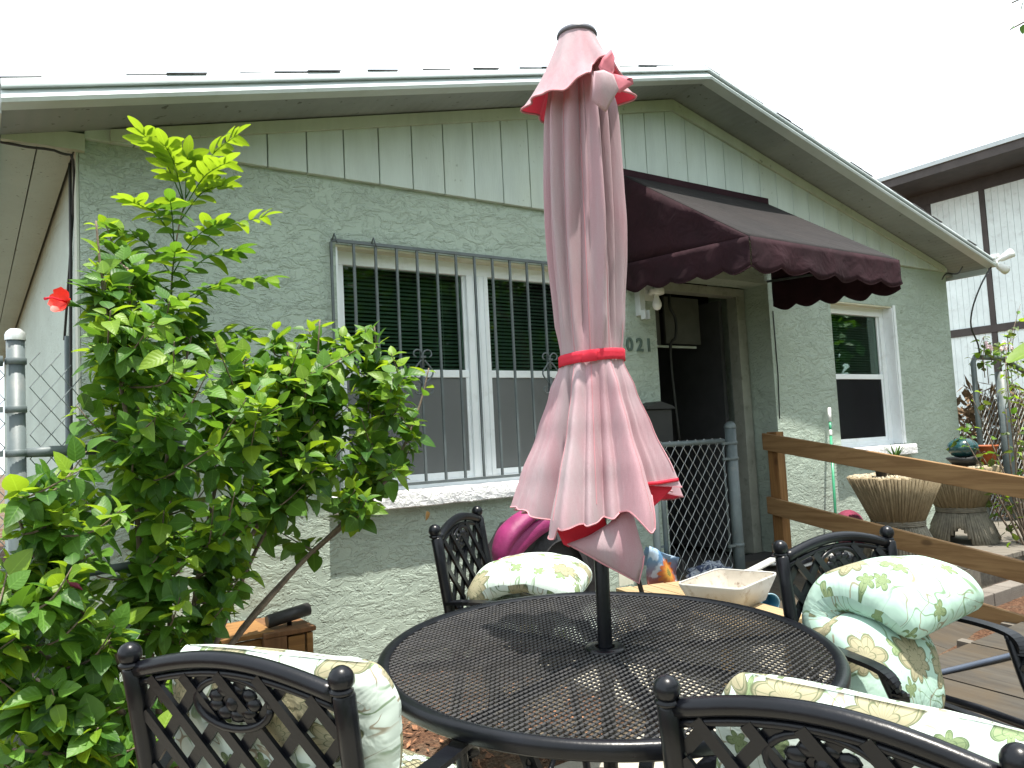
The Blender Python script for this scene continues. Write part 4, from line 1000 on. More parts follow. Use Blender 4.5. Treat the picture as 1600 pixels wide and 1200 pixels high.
# ------------------------------------------------------------------ cast aluminium chairs
def chair_parts(t):
    zt = .925; yb = lambda z: max(0, (zt - z)) * .16 if z > .42 else .081 - (.42 - z) * .14
    arch = lambda x: .880 + .044 * cos(pi * x / .5)
    for s_ in (-1, 1):
        m = MB(); m.tube([(s_ * .25, yb(z), z) for z in (0, .2, .42, .6, .8, .885, .892)], [.013, .016, .019, .0195, .0205, .021, .015], 12); m.build('rear_leg', 'black_iron', t)
        m = MB(); m.sphere((s_ * .25, 0, .915), .0235, 18); m.lathe([(.016, -.004), (.022, 0), (.022, .004), (.016, .008)], 16, (s_ * .25, 0, .892)); m.build('ball_finial', 'black_iron', t)
        pts = smoothpts([(s_ * .25, .045, .655), (s_ * .285, .14, .668), (s_ * .30, .28, .668), (s_ * .295, .38, .655), (s_ * .285, .42, .615), (s_ * .27, .41, .57)], 5); m = MB()
        for i in range(len(pts) - 1): m.beam(pts[i], pts[i + 1] + (pts[i + 1] - pts[i]) * .04, .042, .012)
        m.build('armrest', 'black_iron', t)
        m = MB(); m.tube(smoothpts([(s_ * .288, .37, .655), (s_ * .27, .42, .54), (s_ * .25, .48, .42), (s_ * .25, .52, .2), (s_ * .26, .55, .0)], 4), [.014] * 17, 10); m.build('front_leg', 'black_iron', t)
    # arched crest rail, double moulded
    for off, r_, sq in ((0, .0165, 1), (-.026, .008, 1)):
        m = MB(); m.tube([(x, yb(arch(x) + off), arch(x) + off) for x in [-.235 + .47 * i / 20 for i in range(21)]], r_, 10); m.build('crest_rail', 'black_iron', t)
    m = MB(); m.tube([(-.24, yb(.47), .47), (.24, yb(.47), .47)], .014, 8); m.build('back_rail', 'black_iron', t)
    for s_ in (1, -1):
        for k in range(-4, 12):
            z0 = .30 + k * .112; pts = []
            for i in range(61):
                x = -.232 + .464 * i / 60; z = z0 + s_ * 1.18 * x
                if .475 < z < arch(x) - .02: pts.append((x, yb(z) + (.004 if s_ > 0 else -.004), z))
            if len(pts) > 3:
                a, b = Vector(pts[0]), Vector(pts[-1]); m = MB(); m.beam(a, b, .009, .0225, (1, 0, 0) if abs((b - a).normalized().x) < .9 else (0, 0, 1))
                m.build('lattice_slat', 'black_iron', t)
    cz = .842; m = MB(); m.tube([(.088 * cos(a), yb(cz) - .004, cz + .047 * sin(a)) for a in [2 * pi * i / 28 for i in range(29)]], .0075, 8)
    for i in range(9):
        a = 2 * pi * i / 9; c = Vector((.045 * cos(a), yb(cz), cz + .024 * sin(a))); m.sphere(c, .017, 8, (1.2, .5, .8))
    m.sphere((0, yb(cz) - .004, cz), .016, 10, (1, .7, 1)); m.build('medallion', 'black_iron', t)
    m = MB(); ring = [(-.235, .09, .42), (.235, .09, .42), (.255, .3, .42), (.24, .50, .42), (.15, .535, .42), (-.15, .535, .42), (-.24, .50, .42), (-.255, .3, .42), (-.235, .09, .42)]
    m.tube(ring, .014, 8); m.build('seat_frame', 'black_iron', t)
    for k in range(7):
        m = MB(); x = -.2 + k * .0667; m.beam((x, .09, .42), (x * .9, .53, .42), .03, .008); m.build('seat_slat', 'black_iron', t)
def place(p, q, face=1):
    """frame whose x axis runs along the finials p->q; face = side the seat is on"""
    p = Vector(p); q = Vector(q); x = (q - p).normalized() * face; mid = (p + q) / 2
    up = Vector((-.013, -.05, 1)).normalized(); y = up.cross(x).normalized(); z = x.cross(y)
    R = Matrix((x, y, z)).transposed(); return Matrix.Translation(mid - z * .915) @ R.to_4x4()
chairs = [((.262, 1.76, .915), (.533, 1.34, .90), 1, 'black lattice back patio chair at the front left with pale floral cushion'),
          ((.965, .985, .87), (1.125, .512, .85), 1, 'black lattice back patio chair nearest the camera at the lower right'),
          ((1.40, 2.565, .985), (1.775, 2.88, 1.005), -1, 'black lattice back patio chair beyond the table by the wall'),
          ((2.06, 1.57, .928), (2.55, 1.515, .925), -1, 'black lattice back patio chair at the right with a flopped teal cushion')]
ch0 = None; frames = []
for i, (p, q, fc, lab) in enumerate(chairs):
    MW = place(p, q, fc); frames.append(MW)
    if ch0 is None:
        ch0 = thing('patio_chair', lab, 'chair', (0, 0, 0), group='patio chairs around the table', local=True); chair_parts(ch0); o = ch0
    else: o = copy_tree(ch0)
    o.matrix_world = MW; o['label'] = lab
def cushion(path, W, T, skew=lambda s: 0, tilt=lambda s: 0, seed=0, edge=.10, wr=.010, nring=36, wfun=None):
    pts = smoothpts([(0, y, z) for y, z in path], 10); n_ = len(pts); m = MB()
    L = [0]
    for i in range(1, n_): L.append(L[-1] + (pts[i] - pts[i - 1]).length)
    tot = L[-1]; Pg = []; o0 = 0
    for i, p in enumerate(pts):
        t = (pts[min(i + 1, n_ - 1)] - pts[max(i - 1, 0)]).normalized(); nn = Vector((0, -t.z, t.y))
        s = L[i]; e = min(s, tot - s) / edge; er = math.sqrt(max(0, 1 - (1 - min(e, 1)) ** 2)); u = s / tot
        row = []
        for k in range(nring + 1):
            a = 2 * pi * k / nring; ca, sa = cos(a), sin(a)
            wx = (W / 2) * (wfun(u) if wfun else 1) * (.80 + .20 * er) * (abs(ca) ** .62) * (1 if ca >= 0 else -1)
            th = T / 2 * (.12 + .88 * er) * (abs(sa) ** .85) * (1 if sa >= 0 else -1)
            th *= 1 - .14 * math.exp(-((wx / W) ** 2) * 90) * 0
            x = wx + skew(u); q = Vector((x, p.y, p.z)) + nn * th
            nz_ = noise.noise(Vector((x * 6 + seed, s * 6, (sa > 0) * 3.1))) + .5 * noise.noise(Vector((x * 15 + seed, s * 15, (sa > 0) * 1.7)))
            rim = 1 - abs(sa); pk = .6 * rim * noise.noise(Vector((seed, s * 34, ca * 2)))
            q += nn * (wr * nz_ * 1.5 + wr * pk); q.z += tilt(u) * x
            row.append(q)
            m.uv[len(m.v) + len(row) - 1] = (.7 * seed + (x if sa >= 0 else 1.9 - x) + (0 if k else 0), s + .37 * seed)
        base = len(m.v); m.v.extend([tuple(q) for q in row])
        if i:
            for k in range(nring): m.face((base - nring - 1 + k, base - nring + k, base + k + 1, base + k), True)
    m.face(range(0, nring)); m.face([len(m.v) - nring - 1 + k for k in range(nring)][::-1])
    # welt piping along the two long seams
    return m
def put(m, MW, mat, label):
    m.v = [tuple(MW @ Vector(p)) for p in m.v]
    o = MB.build(m, 'seat_cushion', mat, None); o['label'] = label; o['category'] = 'cushion'; o['group'] = 'floral chair cushions'
    return o
regular = [(.60, .45), (.54, .475), (.40, .485), (.25, .49), (.155, .52), (.135, .60), (.11, .70), (.10, .80), (.09, .88), (.085, .917)]
put(cushion(regular, .53, .115, lambda u: .045 * u - .005, seed=1.3), frames[0], 'floral', 'pale floral cushion upright on the front left lattice chair')
regD = [(.60, .45), (.54, .475), (.40, .485), (.25, .49), (.165, .52), (.15, .60), (.14, .70), (.135, .79), (.13, .87), (.13, .917)]
put(cushion(regD, .56, .13, lambda u: .07 * u, lambda u: -.03, seed=2.9), frames[1], 'floral', 'white floral cushion glaring in the sun on the nearest right chair')
pathA = [(.60, .50), (.55, .52), (.40, .54), (.20, .56), (.13, .62), (.16, .69), (.28, .72), (.42, .70), (.50, .66)]
put(cushion(pathA, .40, .12, lambda u: 0, seed=5.1, edge=.09), frames[2], 'floral', 'sun bleached floral cushion folded double on the chair beyond the table')
pathB = [(.22, .38), (.26, .42), (.29, .50), (.275, .60), (.21, .66), (.12, .67), (.085, .73), (.12, .795), (.22, .81), (.30, .775), (.35, .715)]
put(cushion(pathB, .345, .15, lambda u: .175 - .215 * u, lambda u: -.16 * max(0, (u - .45)) / .55 if u > .45 else 0, seed=8.2, edge=.09), frames[3], 'floral_teal', 'teal tinted floral cushion slumped forward over the right chair')

# ------------------------------------------------------------------ closed umbrella
um = thing('patio_umbrella', 'closed faded pink patio umbrella tied with a red strap', 'umbrella', TC - nrm * .70)
UX, UY = 1.414, 1.662
ex_ = Vector((.8238, -.5669, 0)); ey_ = Vector((.5669, .8238, 0))
def UP(r, phi, z, lean=True):
    c = Vector((1.412 + (z - .73) * .008, 1.664 - (z - .73) * .007, 0))
    return c + ex_ * (r * cos(phi)) + ey_ * (r * sin(phi)) + Vector((0, 0, z))
m = MB(); m.tube([UP(0, 0, .06), UP(0, 0, .73), UP(0, 0, 2.44)], .0195, 20); m.build('pole', 'black_iron', um)
m = MB(); m.lathe([(.02, .0), (.17, .0), (.20, -.02), (.21, -.05), (.21, -.06), (0, -.06)], 36, (UX, UY, .095)); m.build('base', 'black_iron', um)
def lerp(tab, x):
    for (a, b), (c, d) in zip(tab, tab[1:]):
        if a <= x <= c: t = (x - a) / (c - a) if c > a else 0; t = t * t * (3 - 2 * t) * .5 + t * .5; return b + (d - b) * t
    return tab[0][1] if x < tab[0][0] else tab[-1][1]
RB = [(1.0, .19), (1.08, .180), (1.2, .148), (1.32, .116), (1.42, .096), (1.50, .083), (1.53, .082), (1.62, .084), (1.78, .088), (1.98, .087), (2.15, .083), (2.27, .074), (2.42, .05)]
AB = [(1.0, .056), (1.15, .051), (1.3, .034), (1.42, .020), (1.515, .005), (1.62, .017), (1.9, .032), (2.2, .027), (2.27, .018), (2.42, .003)]
HEM = [(-180, 1.13), (-168, 1.118), (-158, 1.10), (-148, 1.072), (-136, 1.05), (-126, 1.055), (-121, 1.088), (-100, 1.086), (-86, 1.09), (-74, 1.11), (-67, 1.07), (-61, 1.072), (-57, 1.15), (-36, 1.168), (-22, 1.17), (-10, 1.17), (-4, 1.145), (4, 1.14), (20, 1.12), (60, 1.08), (100, 1.06), (140, 1.09), (180, 1.13)]
def fold(phi, z):
    w = phi + .16 * sin(2 * phi + 1.1) + .05 * sin(5 * phi + 3 * z) + .14 * (z - 1.5) * sin(phi * 1.0 + .6)
    def tri(x): x = x % 1.0; return 1 - 2 * abs(2 * x - 1) ** 2.1
    up = .66 * tri(w * 7 / (2 * pi) + .18) + .34 * tri(w * 12 / (2 * pi) + .4) + .25 * sin(w * 21 + 2)
    dn = .85 * tri(w * 8 / (2 * pi) + .08) + .3 * tri(w * 15 / (2 * pi) + .5) + .15 * sin(w * 27)
    t = min(max((1.6 - z) / .16, 0), 1)
    return up * (1 - t) + dn * t
NP, NS = 420, 90; Pg = []
for i in range(NP):
    ph = -pi + 2 * pi * i / NP; hz = lerp(HEM, math.degrees(ph)); hz += .006 * noise.noise(Vector((ph * 9, 1, 0))) - .010 * fold(ph, 1.15); col_ = []
    for j in range(NS + 1):
        z = 2.42 + (hz - 2.42) * (j / NS)
        stretch = 1 + .10 * (1 if z < 1.5 else 0) * min((1.5 - z) / .3, 1) * (.45 * cos(ph - .05) ** 2)
        r = lerp(RB, z) * stretch + lerp(AB, z) * (1 + .45 * noise.noise(Vector((2.2 * cos(ph), 2.2 * sin(ph), 5 + z)))) * fold(ph, z) + .003 * noise.noise(Vector((ph * 3, z * 5, 2)))
        col_.append(UP(r, ph, z))
    Pg.append(col_)
m = MB(); m.grid(Pg, True, closeu=True); m.f = [f[::-1] for f in m.f]; cn = m.build('canopy', 'canopy', um)
m = MB(); m.tube([c_[-1] for c_ in Pg] + [Pg[0][-1]], .0022, 4, cap=False); m.build('hem_seam', 'seam', cn)
for dg in (-128, -97, -62, -28):
    i = int((radians(dg) + pi) / (2 * pi) * NP); m = MB(); m.tube([q + Vector((-.567, -.82, 0)) * .0012 for q in Pg[i][6:88]], .0011, 4); m.build('stitched_seam', 'seam', cn)
# tie strap
band = []
for i in range(121):
    ph = 2 * pi * i / 120; z = 1.512 + .006 * cos(ph + .4)
    band.append([UP(.0905 + .0035 * fold(ph, 1.512), ph, z + dz) for dz in (-.015, -.005, .005, .015)])
m = MB(); m.grid(band); o = m.build('tie_strap', 'red_cloth', um); s2 = o.modifiers.new('t', 'SOLIDIFY'); s2.thickness = .0025
m = MB(); m.grid([[UP(.0965, radians(a), 1.512 + dz + .001 * (a + 100) * .1) for dz in (-.0155, 0, .0155)] for a in range(-112, -84, 4)]); o = m.build('strap_tab', 'red_cloth', um); s2 = o.modifiers.new('t', 'SOLIDIFY'); s2.thickness = .003
# low hanging corner of the canopy and the unfaded underside showing in two folds
def fan(pts, bulge, mat, name, cloth=True, rings=5):
    pts = [Vector(p) for p in pts]; c = sum(pts, Vector()) / len(pts); nv = Vector((-.567, -.82, 0)); m = MB(); n_ = len(pts)
    for k in range(1, rings + 1):
        t = k / rings; m.addv([c + (p - c) * t + nv * (bulge * (1 - t * t)) for p in pts])
    m.addv([c + nv * bulge])
    for i in range(n_):
        j = (i + 1) % n_; m.face((rings * n_, i, j), True)
        for k in range(rings - 1): m.face((k * n_ + i, (k + 1) * n_ + i, (k + 1) * n_ + j, k * n_ + j), True)
    o = m.build(name, mat, um); s2 = o.modifiers.new('t', 'SOLIDIFY'); s2.thickness = .003; return o
FLAP = [(1.251, 1.60, 1.03), (1.297, 1.566, 1.047), (1.344, 1.54, 1.075), (1.378, 1.525, 1.115), (1.395, 1.505, 1.09), (1.405, 1.486, 0.992), (1.403, 1.491, 0.965), (1.395, 1.5, 0.923), (1.364, 1.519, 0.946), (1.324, 1.544, 0.974), (1.284, 1.569, 1.004)]
fl_ = fan(FLAP, .022, 'canopy', 'canopy_corner')
m = MB(); m.tube([Vector(p) + Vector((-.567, -.82, 0)) * .003 for p in FLAP[5:] + FLAP[:1]], .0022, 5); m.build('hem_seam', 'seam', um)
RED1 = [(1.239, 1.640, 1.085), (1.294, 1.600, 1.10), (1.345, 1.565, 1.10), (1.352, 1.56, 1.068), (1.296, 1.598, 1.036), (1.27, 1.618, 1.018), (1.258, 1.625, 1.026)]
fan(RED1, .0, 'red_cloth', 'canopy_lining')
RED2 = [(1.425, 1.545, 1.19), (1.471, 1.512, 1.19), (1.524, 1.478, 1.178), (1.516, 1.485, 1.150), (1.486, 1.506, 1.118), (1.447, 1.534, 1.078)]
fan(RED2, .0, 'red_cloth', 'canopy_lining')
m = MB(); m.tube([(1.416, 1.520, 1.168), (1.47, 1.489, 1.170), (1.520, 1.462, 1.176)], .005, 6); m.build('hem_seam', 'red_cloth', um)
# top vent flounce with a turned up notch, cap
TH = [(-180, 2.236), (-150, 2.232), (-128, 2.222), (-112, 2.215), (-96, 2.245), (-84, 2.262), (-76, 2.30), (-62, 2.325), (-50, 2.33), (-38, 2.285), (-20, 2.262), (0, 2.262), (60, 2.24), (180, 2.236)]
Pg = []
for i in range(240):
    ph = -pi + 2 * pi * i / 240; hz = lerp(TH, math.degrees(ph)); row = []
    for j in range(21):
        t = j / 20; z = 2.432 + (hz - 2.432) * t
        r = .052 + .092 * ((2.432 - z) / .21) ** 1.05 + .010 * t * t * sin(6 * ph + 1) + .007 * t * sin(11 * ph) + (.012 if j == 20 else 0) * 0
        r += .012 * t ** 4 * (1 + sin(7 * ph))
        row.append(UP(r, ph, z))
    Pg.append(row)
m = MB(); m.grid(Pg, True, closeu=True); m.f = [f[::-1] for f in m.f]; o = m.build('vent_flounce', 'canopy', um)
m = MB(); m.tube([c_[-1] for c_ in Pg] + [Pg[0][-1]], .003, 5, cap=False); m.build('hem_seam', 'seam', o)
TOPRED = [(1.372, 1.510, 2.272), (1.378, 1.500, 2.292), (1.400, 1.489, 2.318), (1.412, 1.492, 2.300), (1.398, 1.490, 2.262), (1.410, 1.485, 2.225), (1.445, 1.462, 2.238), (1.448, 1.462, 2.222), (1.418, 1.482, 2.200), (1.392, 1.490, 2.20), (1.378, 1.50, 2.235)]
fan(TOPRED, 0, 'red_faded', 'canopy_lining')
TOPFLAP = [(1.326, 1.477, 2.233), (1.346, 1.463, 2.235), (1.366, 1.450, 2.222), (1.377, 1.446, 2.185), (1.35, 1.47, 2.128), (1.321, 1.487, 2.159)]
fan(TOPFLAP, .012, 'canopy', 'flounce_corner')
m = MB(); m.lathe([(0, .022), (.03, .02), (.054, .008), (.058, -.002), (.054, -.006), (0, -.006)], 28, tuple(UP(0, 0, 2.438))); m.build('cap', plain('grey plastic cap', (.10, .10, .12), .4), um)

# ------------------------------------------------------------------ plants
def leaf_geo(L, W, fold=.22, curl=.28, n=6, wave=.0, prof=None):
    """one leaf blade with a folded midrib; returns (verts, faces, uvs)"""
    V = []; U = []
    for i in range(n + 1):
        t = i / n; w = (prof(t) if prof else (sin(pi * t ** .68) ** .72 * (1 - .18 * t))) * W / 2
        y = L * t; z = -curl * L * t * t
        for s in (-1, 0, 1):
            V.append((s * w, y, z + (fold * w if s else 0) + (wave * L * sin(t * 9 + s) if s else 0))); U.append((.5 + s * .5, t))
    Fc = []
    for i in range(n):
        o = i * 3; Fc += [(o, o + 1, o + 4, o + 3), (o + 1, o + 2, o + 5, o + 4)]
    return V, Fc, U
LEAVES = [leaf_geo(1, .80, .22, .22, wave=.012), leaf_geo(1, .70, .35, .36, wave=.02), leaf_geo(1, .86, .12, .10, wave=.015), leaf_geo(1, .62, .45, .45)]
LEAFLET = [leaf_geo(1, .50, .2, .25, prof=lambda t: sin(pi * min(1, t * .92 + .06)) ** .6), leaf_geo(1, .46, .4, .5, prof=lambda t: sin(pi * min(1, t * .92 + .06)) ** .6)]
def leafmesh(name, geo, mat):
    me = bpy.data.meshes.new(name); me.from_pydata(geo[0], [], geo[1]); me.polygons.foreach_set('use_smooth', [True] * len(geo[1]))
    ul = me.uv_layers.new(name='UVMap')
    for lp in me.loops: ul.data[lp.index].uv = geo[2][lp.vertex_index]
    me.materials.append(M[mat]); return me
def orient(pos, d, up, size, roll=0):
    y = Vector(d).normalized(); z = Vector(up); z = (z - y * z.dot(y)); z = z.normalized() if z.length > 1e-4 else y.orthogonal().normalized()
    x = y.cross(z); R = Matrix((x, y, z)).transposed() @ Matrix.Rotation(roll, 3, 'Y')
    return Matrix.Translation(pos) @ (R * size).to_4x4()
CAMP = Vector((0, 0, 1.3))
def plant_leaves(root, items, geos, mats, nmax=300):
    """items: (matrix, geo index, mat name); the nearest nmax become leaf objects, the rest one mesh per material"""
    items = [it for it in items if (it[0].translation - CAMP).length > .5 and it[0].translation.z > .02]
    items.sort(key=lambda it: (it[0].translation - CAMP).length / it[0].median_scale)
    W = WM[root].inverted(); cache = {}
    for it in items[:nmax]:
        key = (it[1], it[2])
        if key not in cache: cache[key] = leafmesh('leaf', geos[it[1]], it[2])
        o = bpy.data.objects.new('leaf', cache[key]); C.objects.link(o); o.parent = root; o.matrix_local = W @ it[0]
    for mat in mats:
        m = MB()
        for it in items[nmax:]:
            if it[2] != mat: continue
            V, Fc, U = geos[it[1]]; o = len(m.v)
            for v_, u_ in zip(V, U): m.uv[len(m.v)] = u_; m.v.append(tuple(it[0] @ Vector(v_)))
            for f in Fc: m.face([o + k for k in f], True)
        if m.v: m.build('foliage', mat, root, kind='stuff')
def twig_leaves(items, pts, n, size, young, start=.25, sd=0, spread=.8):
    pts = [Vector(p) for p in pts]; N_ = len(pts) - 1
    for k in range(n):
        t = start + (1 - start) * (k + .5) / n; f = t * N_; i = min(int(f), N_ - 1); p = pts[i].lerp(pts[i + 1], f - i); d = (pts[i + 1] - pts[i]).normalized()
        a = k * 2.4 + sd; e = d.orthogonal().normalized(); e2 = d.cross(e); rad = e * cos(a) + e2 * sin(a)
        ld = (d * random.uniform(.1, .7) + rad * spread + Vector((0, 0, random.uniform(-.38, .28)))).normalized()
        up = Vector((random.gauss(.05, .32), random.gauss(-.22, .32), 1))
        s = size * random.uniform(.62, 1.2) * (1 - .35 * (t > .9)); petiole = ld * s * random.uniform(.12, .35)
        yg = random.random() < (young * (1.6 if t > .72 else .45))
        items.append((orient(p + petiole, ld, up, s, random.gauss(0, .35)), random.randrange(4), 'leaf_young' if yg else 'leaf'))
TIPS_A = [(0.36,2.93,1.83),(0.66,2.66,1.68),(0.5,2.99,1.61),(0.17,2.68,0.53),(0.23,2.46,1.02),(0.52,2.79,0.87),(0.46,2.93,1.79),(0.47,3.2,2.03),(0.42,2.69,1.34),(0.6,3.24,1.31),(0.05,3.14,0.98),(0.22,2.58,1.16),(0.45,3.11,1.49),(0.41,3.25,1.79),(0.65,3.27,1.64),(0.32,3.04,0.73),(0.27,2.78,1.1),(0.71,2.91,0.94),(0.05,3.0,0.87),(0.36,2.97,0.38),(0.5,2.61,0.65),(0.44,3.2,1.92),(0.74,2.91,1.43),(0.18,2.51,0.48),(0.1,2.71,1.17),(0.63,2.52,1.33),(0.21,2.84,0.54),(0.68,2.53,1.18),(0.18,2.9,0.56),(0.27,2.69,0.94),(0.8,3.15,0.84),(0.81,3.1,1.09),(0.53,2.61,0.87),(0.25,3.14,0.4),(0.58,2.94,1.04),(0.77,2.68,1.07),(0.69,3.22,1.52),(0.35,2.46,1.16),(0.51,2.79,1.2),(0.83,2.96,0.93),(0.63,2.59,1.14),(0.02,2.87,0.66),(0.54,3.2,1.41),(0.7,2.74,1.52),(0.21,3.05,1.22),(0.09,2.61,1.03),(0.42,3.28,0.45),(0.29,3.27,0.52),(0.33,2.59,0.72),(0.5,3.1,0.38),(0.4,2.73,0.82),(0.18,2.48,0.7),(0.56,2.63,0.99),(0.28,3.07,0.43),(0.39,2.85,0.46),(0.26,2.9,0.56),(0.76,2.56,1.4),(0.47,2.6,1.44),(0.15,2.76,0.96),(0.5,2.89,0.38),(0.11,3.15,0.92),(0.59,2.83,0.72),(0.33,2.73,1.03),(0.39,3.23,1.38),(0.81,3.04,1.6),(0.4,3.09,2.15),(0.17,3.13,1.12),(0.31,2.86,0.41),(0.53,2.67,1.8),(0.06,2.55,0.53),(0.57,3.01,1.54),(0.27,3.09,0.36),(0.16,3.22,0.65),(0.69,3.23,1.05),(0.49,2.88,0.82),(0.83,2.87,1.64),(0.38,3.27,0.81),(0.72,2.52,1.47),(0.03,2.77,0.62),(0.03,2.91,0.45),(0.21,2.96,1.1),(0.16,2.97,0.63),(0.29,2.58,0.65),(0.77,2.88,0.99),(0.79,2.6,1.52),(0.55,2.78,0.47),(0.51,2.6,1.46),(0.51,2.72,1.13),(0.08,2.98,0.84),(0.53,2.79,1.64),(0.27,2.59,0.59),(0.35,2.85,0.37),(0.27,3.02,0.84),(0.68,2.71,0.8),(0.36,2.68,1.76),(0.88,2.82,1.6),(0.23,3.04,1.18),(0.1,2.48,0.85),(0.47,3.02,1.94),(0.26,2.5,1.28),(0.11,3.21,0.33),(0.06,2.61,0.7),(0.17,3.15,0.79),(0.03,2.48,0.85),(0.27,2.87,0.36),(0.17,2.67,0.49),(0.64,3.11,0.47),(0.52,3.11,1.09),(0.46,2.56,1.71),(0.27,2.49,0.89),(0.28,3.07,0.78),(0.36,2.81,1.89),(0.81,2.77,1.19),(0.15,2.75,1.02),(0.51,2.76,1.0),(0.39,2.94,1.53),(0.45,2.78,0.38),(0.05,2.56,0.75),(0.28,2.85,1.48),(0.27,3.29,1.01),(0.52,3.1,1.68),(0.45,3.06,0.89),(0.54,3.24,1.0),(0.01,2.83,0.97),(0.48,2.76,1.69),(0.38,3.12,1.69),(0.34,2.54,0.83),(0.72,3.1,1.04),(0.85,2.58,1.45),(0.43,2.98,0.37),(0.35,2.89,1.95),(0.72,3.11,0.63),(0.29,2.5,0.57),(0.1,3.02,0.47),(0.9,3.15,0.97),(0.47,2.48,0.52),(0.43,3.03,0.47),(0.29,2.69,1.33),(0.12,3.08,0.55),(0.8,3.28,1.21),(0.59,2.45,1.55),(0.48,2.8,0.89),(0.3,2.87,1.18),(0.7,3.28,1.69),(0.64,3.24,1.83),(0.5,2.47,1.64),(0.78,2.57,1.46),(0.77,2.8,0.89),(0.7,3.13,1.31),(0.88,3.12,1.43)]
TIPS_B = [(1.47,3.33,1.63),(1.53,3.3,1.13),(1.12,3.33,1.5),(0.86,3.0,1.28),(1.27,3.3,1.62),(0.99,3.36,1.03),(0.99,3.25,1.49),(1.58,3.3,1.34),(1.3,3.2,1.59),(1.0,2.76,1.55),(1.3,2.96,1.42),(1.18,2.92,1.23),(1.07,3.09,1.22),(1.15,3.12,1.34),(1.59,3.35,1.55),(1.06,2.92,1.62),(1.45,3.38,1.27),(1.08,2.85,1.41),(1.44,3.26,1.36),(1.52,2.96,1.6),(0.93,3.12,1.39),(0.99,3.15,1.61),(1.21,2.78,1.67),(1.17,3.13,1.5),(1.28,3.18,1.4),(1.21,2.92,1.31),(0.85,2.81,1.24),(0.96,3.14,1.34),(1.43,2.92,1.21),(1.09,2.86,1.25),(1.11,2.91,1.16),(1.46,3.12,1.67),(1.39,3.05,1.52),(1.35,3.0,1.79),(1.25,2.83,1.1),(1.44,2.89,1.49),(1.44,3.15,1.21),(1.27,3.01,1.47),(1.03,2.87,1.18),(1.54,3.28,1.62),(1.03,3.11,1.15),(1.16,2.97,1.67),(1.01,3.38,1.17),(1.03,3.1,1.63),(1.39,2.85,1.67),(1.04,3.06,1.56),(0.94,2.92,1.38),(1.24,3.3,1.75),(1.05,3.26,1.56),(1.0,2.8,1.69),(1.21,2.84,1.14),(1.01,3.19,1.08),(0.9,3.08,1.12),(1.34,2.95,1.3),(1.19,3.07,1.31),(1.39,2.84,1.57),(1.26,3.05,1.76),(1.11,3.12,1.4),(1.72,3.36,1.28),(1.01,3.15,1.21),(1.31,3.12,1.65),(0.99,2.77,1.3),(1.23,3.08,1.5),(1.0,3.12,1.31),(0.89,3.18,1.5),(0.95,2.95,1.71),(1.72,3.36,1.41),(1.18,3.21,1.81),(1.35,3.22,1.05),(1.17,3.39,1.72)]

def clip_tip(p): return Vector((p[0], p[1], max(p[2], .22)))
def shrub(name, label, base, mains, tips, nleaf, size, young, thick, low=.0):
    root = thing(name, label, 'shrub', base); items = []; skel = []
    for ml in mains:
        pts = smoothpts([base] + ml, 5); n_ = len(pts); m = MB()
        m.tube(pts, [thick * (1 - .78 * i / (n_ - 1)) for i in range(n_)], 7); m.build('stem', 'bark', root)
        skel += [(p, i / n_) for i, p in enumerate(pts)]
        twig_leaves(items, pts[n_ // 2:], 9, size, young, sd=random.random() * 6)
    tw = MB()
    for tp in tips:
        tp = clip_tip(tp); cand = [(p, (p - tp).length + (0 if p.z < tp.z - .05 else .6)) for p, u in skel if u > .12]
        p0 = min(cand, key=lambda c: c[1] + random.uniform(0, .12))[0]
        v = tp - p0; md = p0.lerp(tp, .5) + Vector((random.gauss(0, .03), random.gauss(0, .03), -.12 * v.length))
        pts = smoothpts([p0, md, tp], 5); tw.tube(pts, [.0042 - .0028 * i / len(pts) for i in range(len(pts))], 5)
        L = v.length; st = max(0, 1 - .42 / max(L, .01))
        twig_leaves(items, pts, nleaf, size, young * (1.0 if tp.z > .9 else .8), st, random.random() * 6)
    tw.build('twigs', 'bark', root, kind='stuff')
    return root, items
a1=[(0.528,2.95,0.408),(0.476,2.9,0.806),(0.438,2.85,1.336),(0.368,2.85,1.8),(0.343,2.85,2.085)]
a2=[(0.568,2.95,0.399),(0.557,2.95,0.894),(0.476,2.95,1.512),(0.444,2.9,1.944)]
a3=[(0.489,2.95,0.418),(0.323,2.8,0.786),(0.165,2.7,1.012),(0.099,2.6,1.206)]
a4=[(0.468,2.95,0.381),(0.259,2.7,0.666),(0.112,2.6,0.821),(0.038,2.5,0.917)]
a5=[(0.589,2.95,0.415),(0.65,2.9,0.887),(0.746,2.9,1.323),(0.833,2.9,1.645)]
a6=[(0.449,2.95,0.365),(0.275,2.7,0.534),(0.153,2.55,0.618)]
a7=[(0.577,3.1,0.424),(0.544,3.1,0.969),(0.641,3.1,1.521),(0.691,3.1,1.762)]
a8=[(0.422,2.9,0.366),(0.248,2.6,0.478),(0.092,2.5,0.564)]
b1=[(0.653,2.95,0.465),(0.733,3.0,0.637),(0.907,3.1,0.926),(1.141,3.15,1.309),(1.194,3.1,1.834)]
b2=[(0.674,2.95,0.46),(0.777,3.0,0.607),(1.082,3.1,0.855),(1.357,3.15,1.083),(1.463,3.15,1.516),(1.437,3.1,1.817)]
b3=[(0.653,2.95,0.486),(0.725,2.95,0.804),(0.957,3.0,1.169),(1.021,3.0,1.66),(0.974,3.0,1.758)]
b4=[(0.731,3.0,0.525),(1.046,3.15,0.804),(1.492,3.25,1.096),(1.724,3.3,1.434),(1.803,3.3,1.661)]
s1=[(0.599,3.2,0.349),(0.617,3.2,0.858),(0.631,3.2,1.334),(0.638,3.2,1.874),(0.661,3.2,2.126),(0.7,3.2,2.309)]
